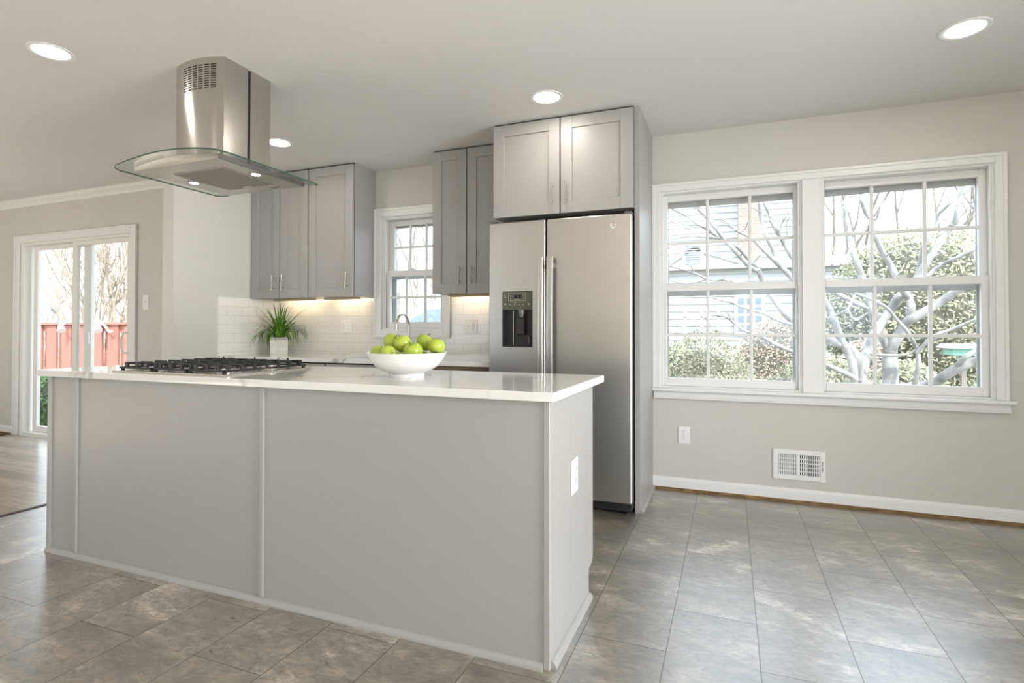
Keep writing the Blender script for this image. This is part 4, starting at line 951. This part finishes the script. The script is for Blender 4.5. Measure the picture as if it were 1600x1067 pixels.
fd_ = thing('bird_feeder', 'pale green box feeder on a post in the yard outside the big window', 'bird feeder', (at(1505, 540, 6).x, 6, GZ))
p = at(1505, 548, 6)
MB().box(p.x-.19, p.x+.19, 5.8, 6.2, p.z-.07, p.z+.04, .01, 1).build('feeder_box', M['mint'], fd_)
MB().prism([(p.x-.26, p.z+.04), (p.x+.26, p.z+.04), (p.x+.20, p.z+.10), (p.x-.20, p.z+.10)], 'y', 5.72, 6.28).build('feeder_roof', M['siding'], fd_, smooth=0)
MB().box(p.x-.03, p.x+.03, 5.97, 6.03, GZ, p.z-.07).build('post', M['twig'], fd_, smooth=0)

# red fence beyond the sliding door
FY = 4.2
fn = thing('wood_fence', 'red stained board fence outside beyond the sliding door', 'fence', (at(130, 505, FY).x, FY, GZ))
fx0, fx1 = at(30, 505, FY).x, at(225, 505, FY).x; fzt = at(130, 504, FY).z
MB().box(fx0, fx1, FY+.05, FY+.10, fzt-.22, fzt-.05).build('rail', M['fence'], fn, smooth=0)
MB().box(fx0, fx1, FY+.05, FY+.10, GZ+.2, GZ+.35).build('rail', M['fence'], fn, smooth=0)
MB().box(fx0, fx1, FY-.07, FY+.14, fzt-.05, fzt, .004, 1).build('top_cap', M['fence'], fn)
bwid = .36; k = 0; x = fx0
while x < fx1:
    MB().box(x, min(x+bwid, fx1), FY, FY+.05, GZ, fzt-.05, .004, 1).build('board', M['fence'], fn)
    MB().box(x+bwid-.04, min(x+bwid+.26, fx1), FY+.10, FY+.14, GZ, fzt-.05, .004, 1).build('board', M['fence'], fn)
    x += bwid+.20; k += 1
for px, lb in ((95, 'white flood lamp on the red fence, seen through the left door pane'), (152, 'white flood lamp on the red fence, seen through the right door pane')):
    p = at(px, 510, FY-.22); t = thing('flood_lamp', lb, 'lamp', tuple(p), 'flood lamps on the red fence')
    b = MB(); b.tube([p+Vector((-.05, .1, .10)), p+Vector((0, 0, .03)), p+Vector((.05, -.03, -.02)), p+Vector((.11, -.05, -.10))], [.05, .045, .06, .085], 14); b.build('lamp_head', M['white'], t)
    b = MB(); b.tube([p+Vector((-.05, .1, .09)), (p.x-.07, FY-.05, fzt-.02)], .03, 10); b.build('lamp_arm', M['white'], t)
p = at(168, 512, FY-.12)
b = MB(); q0 = at(158, 506, FY-.09); b.tube([q0, at(163, 508, FY-.1), at(167, 513, FY-.12), at(170, 518, FY-.13), at(172, 519, FY-.13), at(175, 517, FY-.13)], [.025]*6, 8)
tag(b.build('fence_hook', M['white']), 'white curved hanging hook on the red fence, seen through the right door pane', 'hook')
bd_ = thing('basketball_backboard', 'grey square backboard on a pole beyond the red fence', 'backboard', (at(68, 505, 9).x, 9, GZ))
p, q_ = at(60, 466, 9), at(78, 485, 9)
MB().box(p.x-.35, q_.x, 9, 9.05, q_.z, p.z, .01, 1).build('board', M['board'], bd_)
MB().tube([((p.x+q_.x)/2, 9.5, GZ), ((p.x+q_.x)/2, 9.5, q_.z-.2), ((p.x+q_.x)/2, 9.06, q_.z+.3)], .06, 10).build('pole', M['board'], bd_)

# pale blue roofed shed beyond the kitchen window
sh_ = thing('garden_shed', 'low shed with pale blue roof outside the kitchen window', 'shed', (at(665, 505, 10).x, 10, GZ))
p, q_ = at(628, 480, 10), at(770, 480, 10)
MB().box(p.x, q_.x, 10.4, 13, GZ, p.z-.5).build('wall', M['siding'], sh_, smooth=0)
MB().prism([(10.0, p.z-.62), (10.0, p.z-.52), (11.6, p.z), (13.2, p.z-.52), (13.2, p.z-.62), (11.6, p.z-.10)], 'x', p.x, q_.x+.2).build('roof', M['blueroof'], sh_, smooth=0)

# bare trees and thickets farther out
def grow(b, rnd, p, d, ln, r, depth, spread):
    n = 3; pts = [p]; q = p.copy(); dd = d.copy()
    for k in range(n):
        dd = (dd + Vector((rnd.gauss(0, .10), rnd.gauss(0, .10), rnd.gauss(.03, .05)))).normalized(); q = q + dd*(ln/n); pts.append(q.copy())
    b.tube(pts, [r*(1-.4*k/n) for k in range(n+1)], 5 if depth > 1 else 3, cap=False)
    if depth == 0: return
    for k in range(rnd.choice((2, 3, 3))):
        a = rnd.uniform(0, 6.28); o = dd.orthogonal().normalized(); o = o*math.cos(a)+dd.cross(o)*math.sin(a)
        nd = (dd + o*rnd.uniform(spread*.5, spread)).normalized()
        grow(b, rnd, pts[rnd.choice((2, 3, 3))], nd, ln*rnd.uniform(.6, .85), r*.55, depth-1, spread)
def bare_tree(label, base, h, r, depth, spread, seed, stems=1, m='twig', group=None):
    t = thing('bare_tree', label, 'tree', base, group); rnd = random.Random(seed); b = MB()
    for s_ in range(stems):
        d = Vector((rnd.gauss(0, .16 if stems > 1 else .04), rnd.gauss(0, .16 if stems > 1 else .04), 1)).normalized()
        grow(b, rnd, Vector(base) + Vector((rnd.gauss(0, .12*(stems > 1)), rnd.gauss(0, .12*(stems > 1)), 0)), d, h*.36, r, depth, spread)
    b.build('trunk_and_branches', M[m], t, smooth=60, normals=False)
for i, (px, y, h, st, lb) in enumerate([(150, 7.0, 7, 7, 'tan multi-stem thicket over the fence, at the left of the right door pane'), (172, 8.0, 8, 7, 'tan multi-stem thicket over the fence, in the middle of the right door pane'), (196, 7.4, 7, 7, 'tan multi-stem thicket over the fence, at the right edge of the right door pane'), (186, 11, 9, 5, 'tall tan thicket farther behind the fence, in the right door pane'), (105, 9.0, 7, 4, 'arching tan bush over the fence, at the right of the left door pane'), (70, 11, 8, 4, 'arching tan bush behind the backboard, in the left door pane')]):
    c = at(px, 505, y); bare_tree(lb, (c.x, y, GZ), h, .05, 3, .42 if st > 4 else .75, 40+i, st, 'thicket', group='thickets beyond the fence')
for i, (px, y, lb) in enumerate([(628, 14, 'slim bare tree outside, at the left of the kitchen window'), (652, 16, 'forked bare tree outside, in the middle of the kitchen window'), (678, 15, 'bare tree outside, behind the right of the kitchen window')]):
    c = at(px, 505, y); bare_tree(lb, (c.x, y, GZ), 9, .10, 4, .45, 60+i, 1, group='bare trees outside the kitchen window')
for i, (px, y, lb) in enumerate([(1300, 19, 'distant bare tree behind the house roof, at the left of the right sash'), (1340, 22, 'distant bare tree left of the evergreen bush'), (1400, 24, 'distant bare tree above the evergreen bush'), (1460, 21, 'distant bare tree behind the right side of the evergreen bush'), (1520, 23, 'distant bare tree at the right edge of the big window')]):
    c = at(px, 505, y); bare_tree(lb, (c.x, y, GZ), 12, .11, 5, .55, 80+i, 1, group='distant bare trees behind the yard')
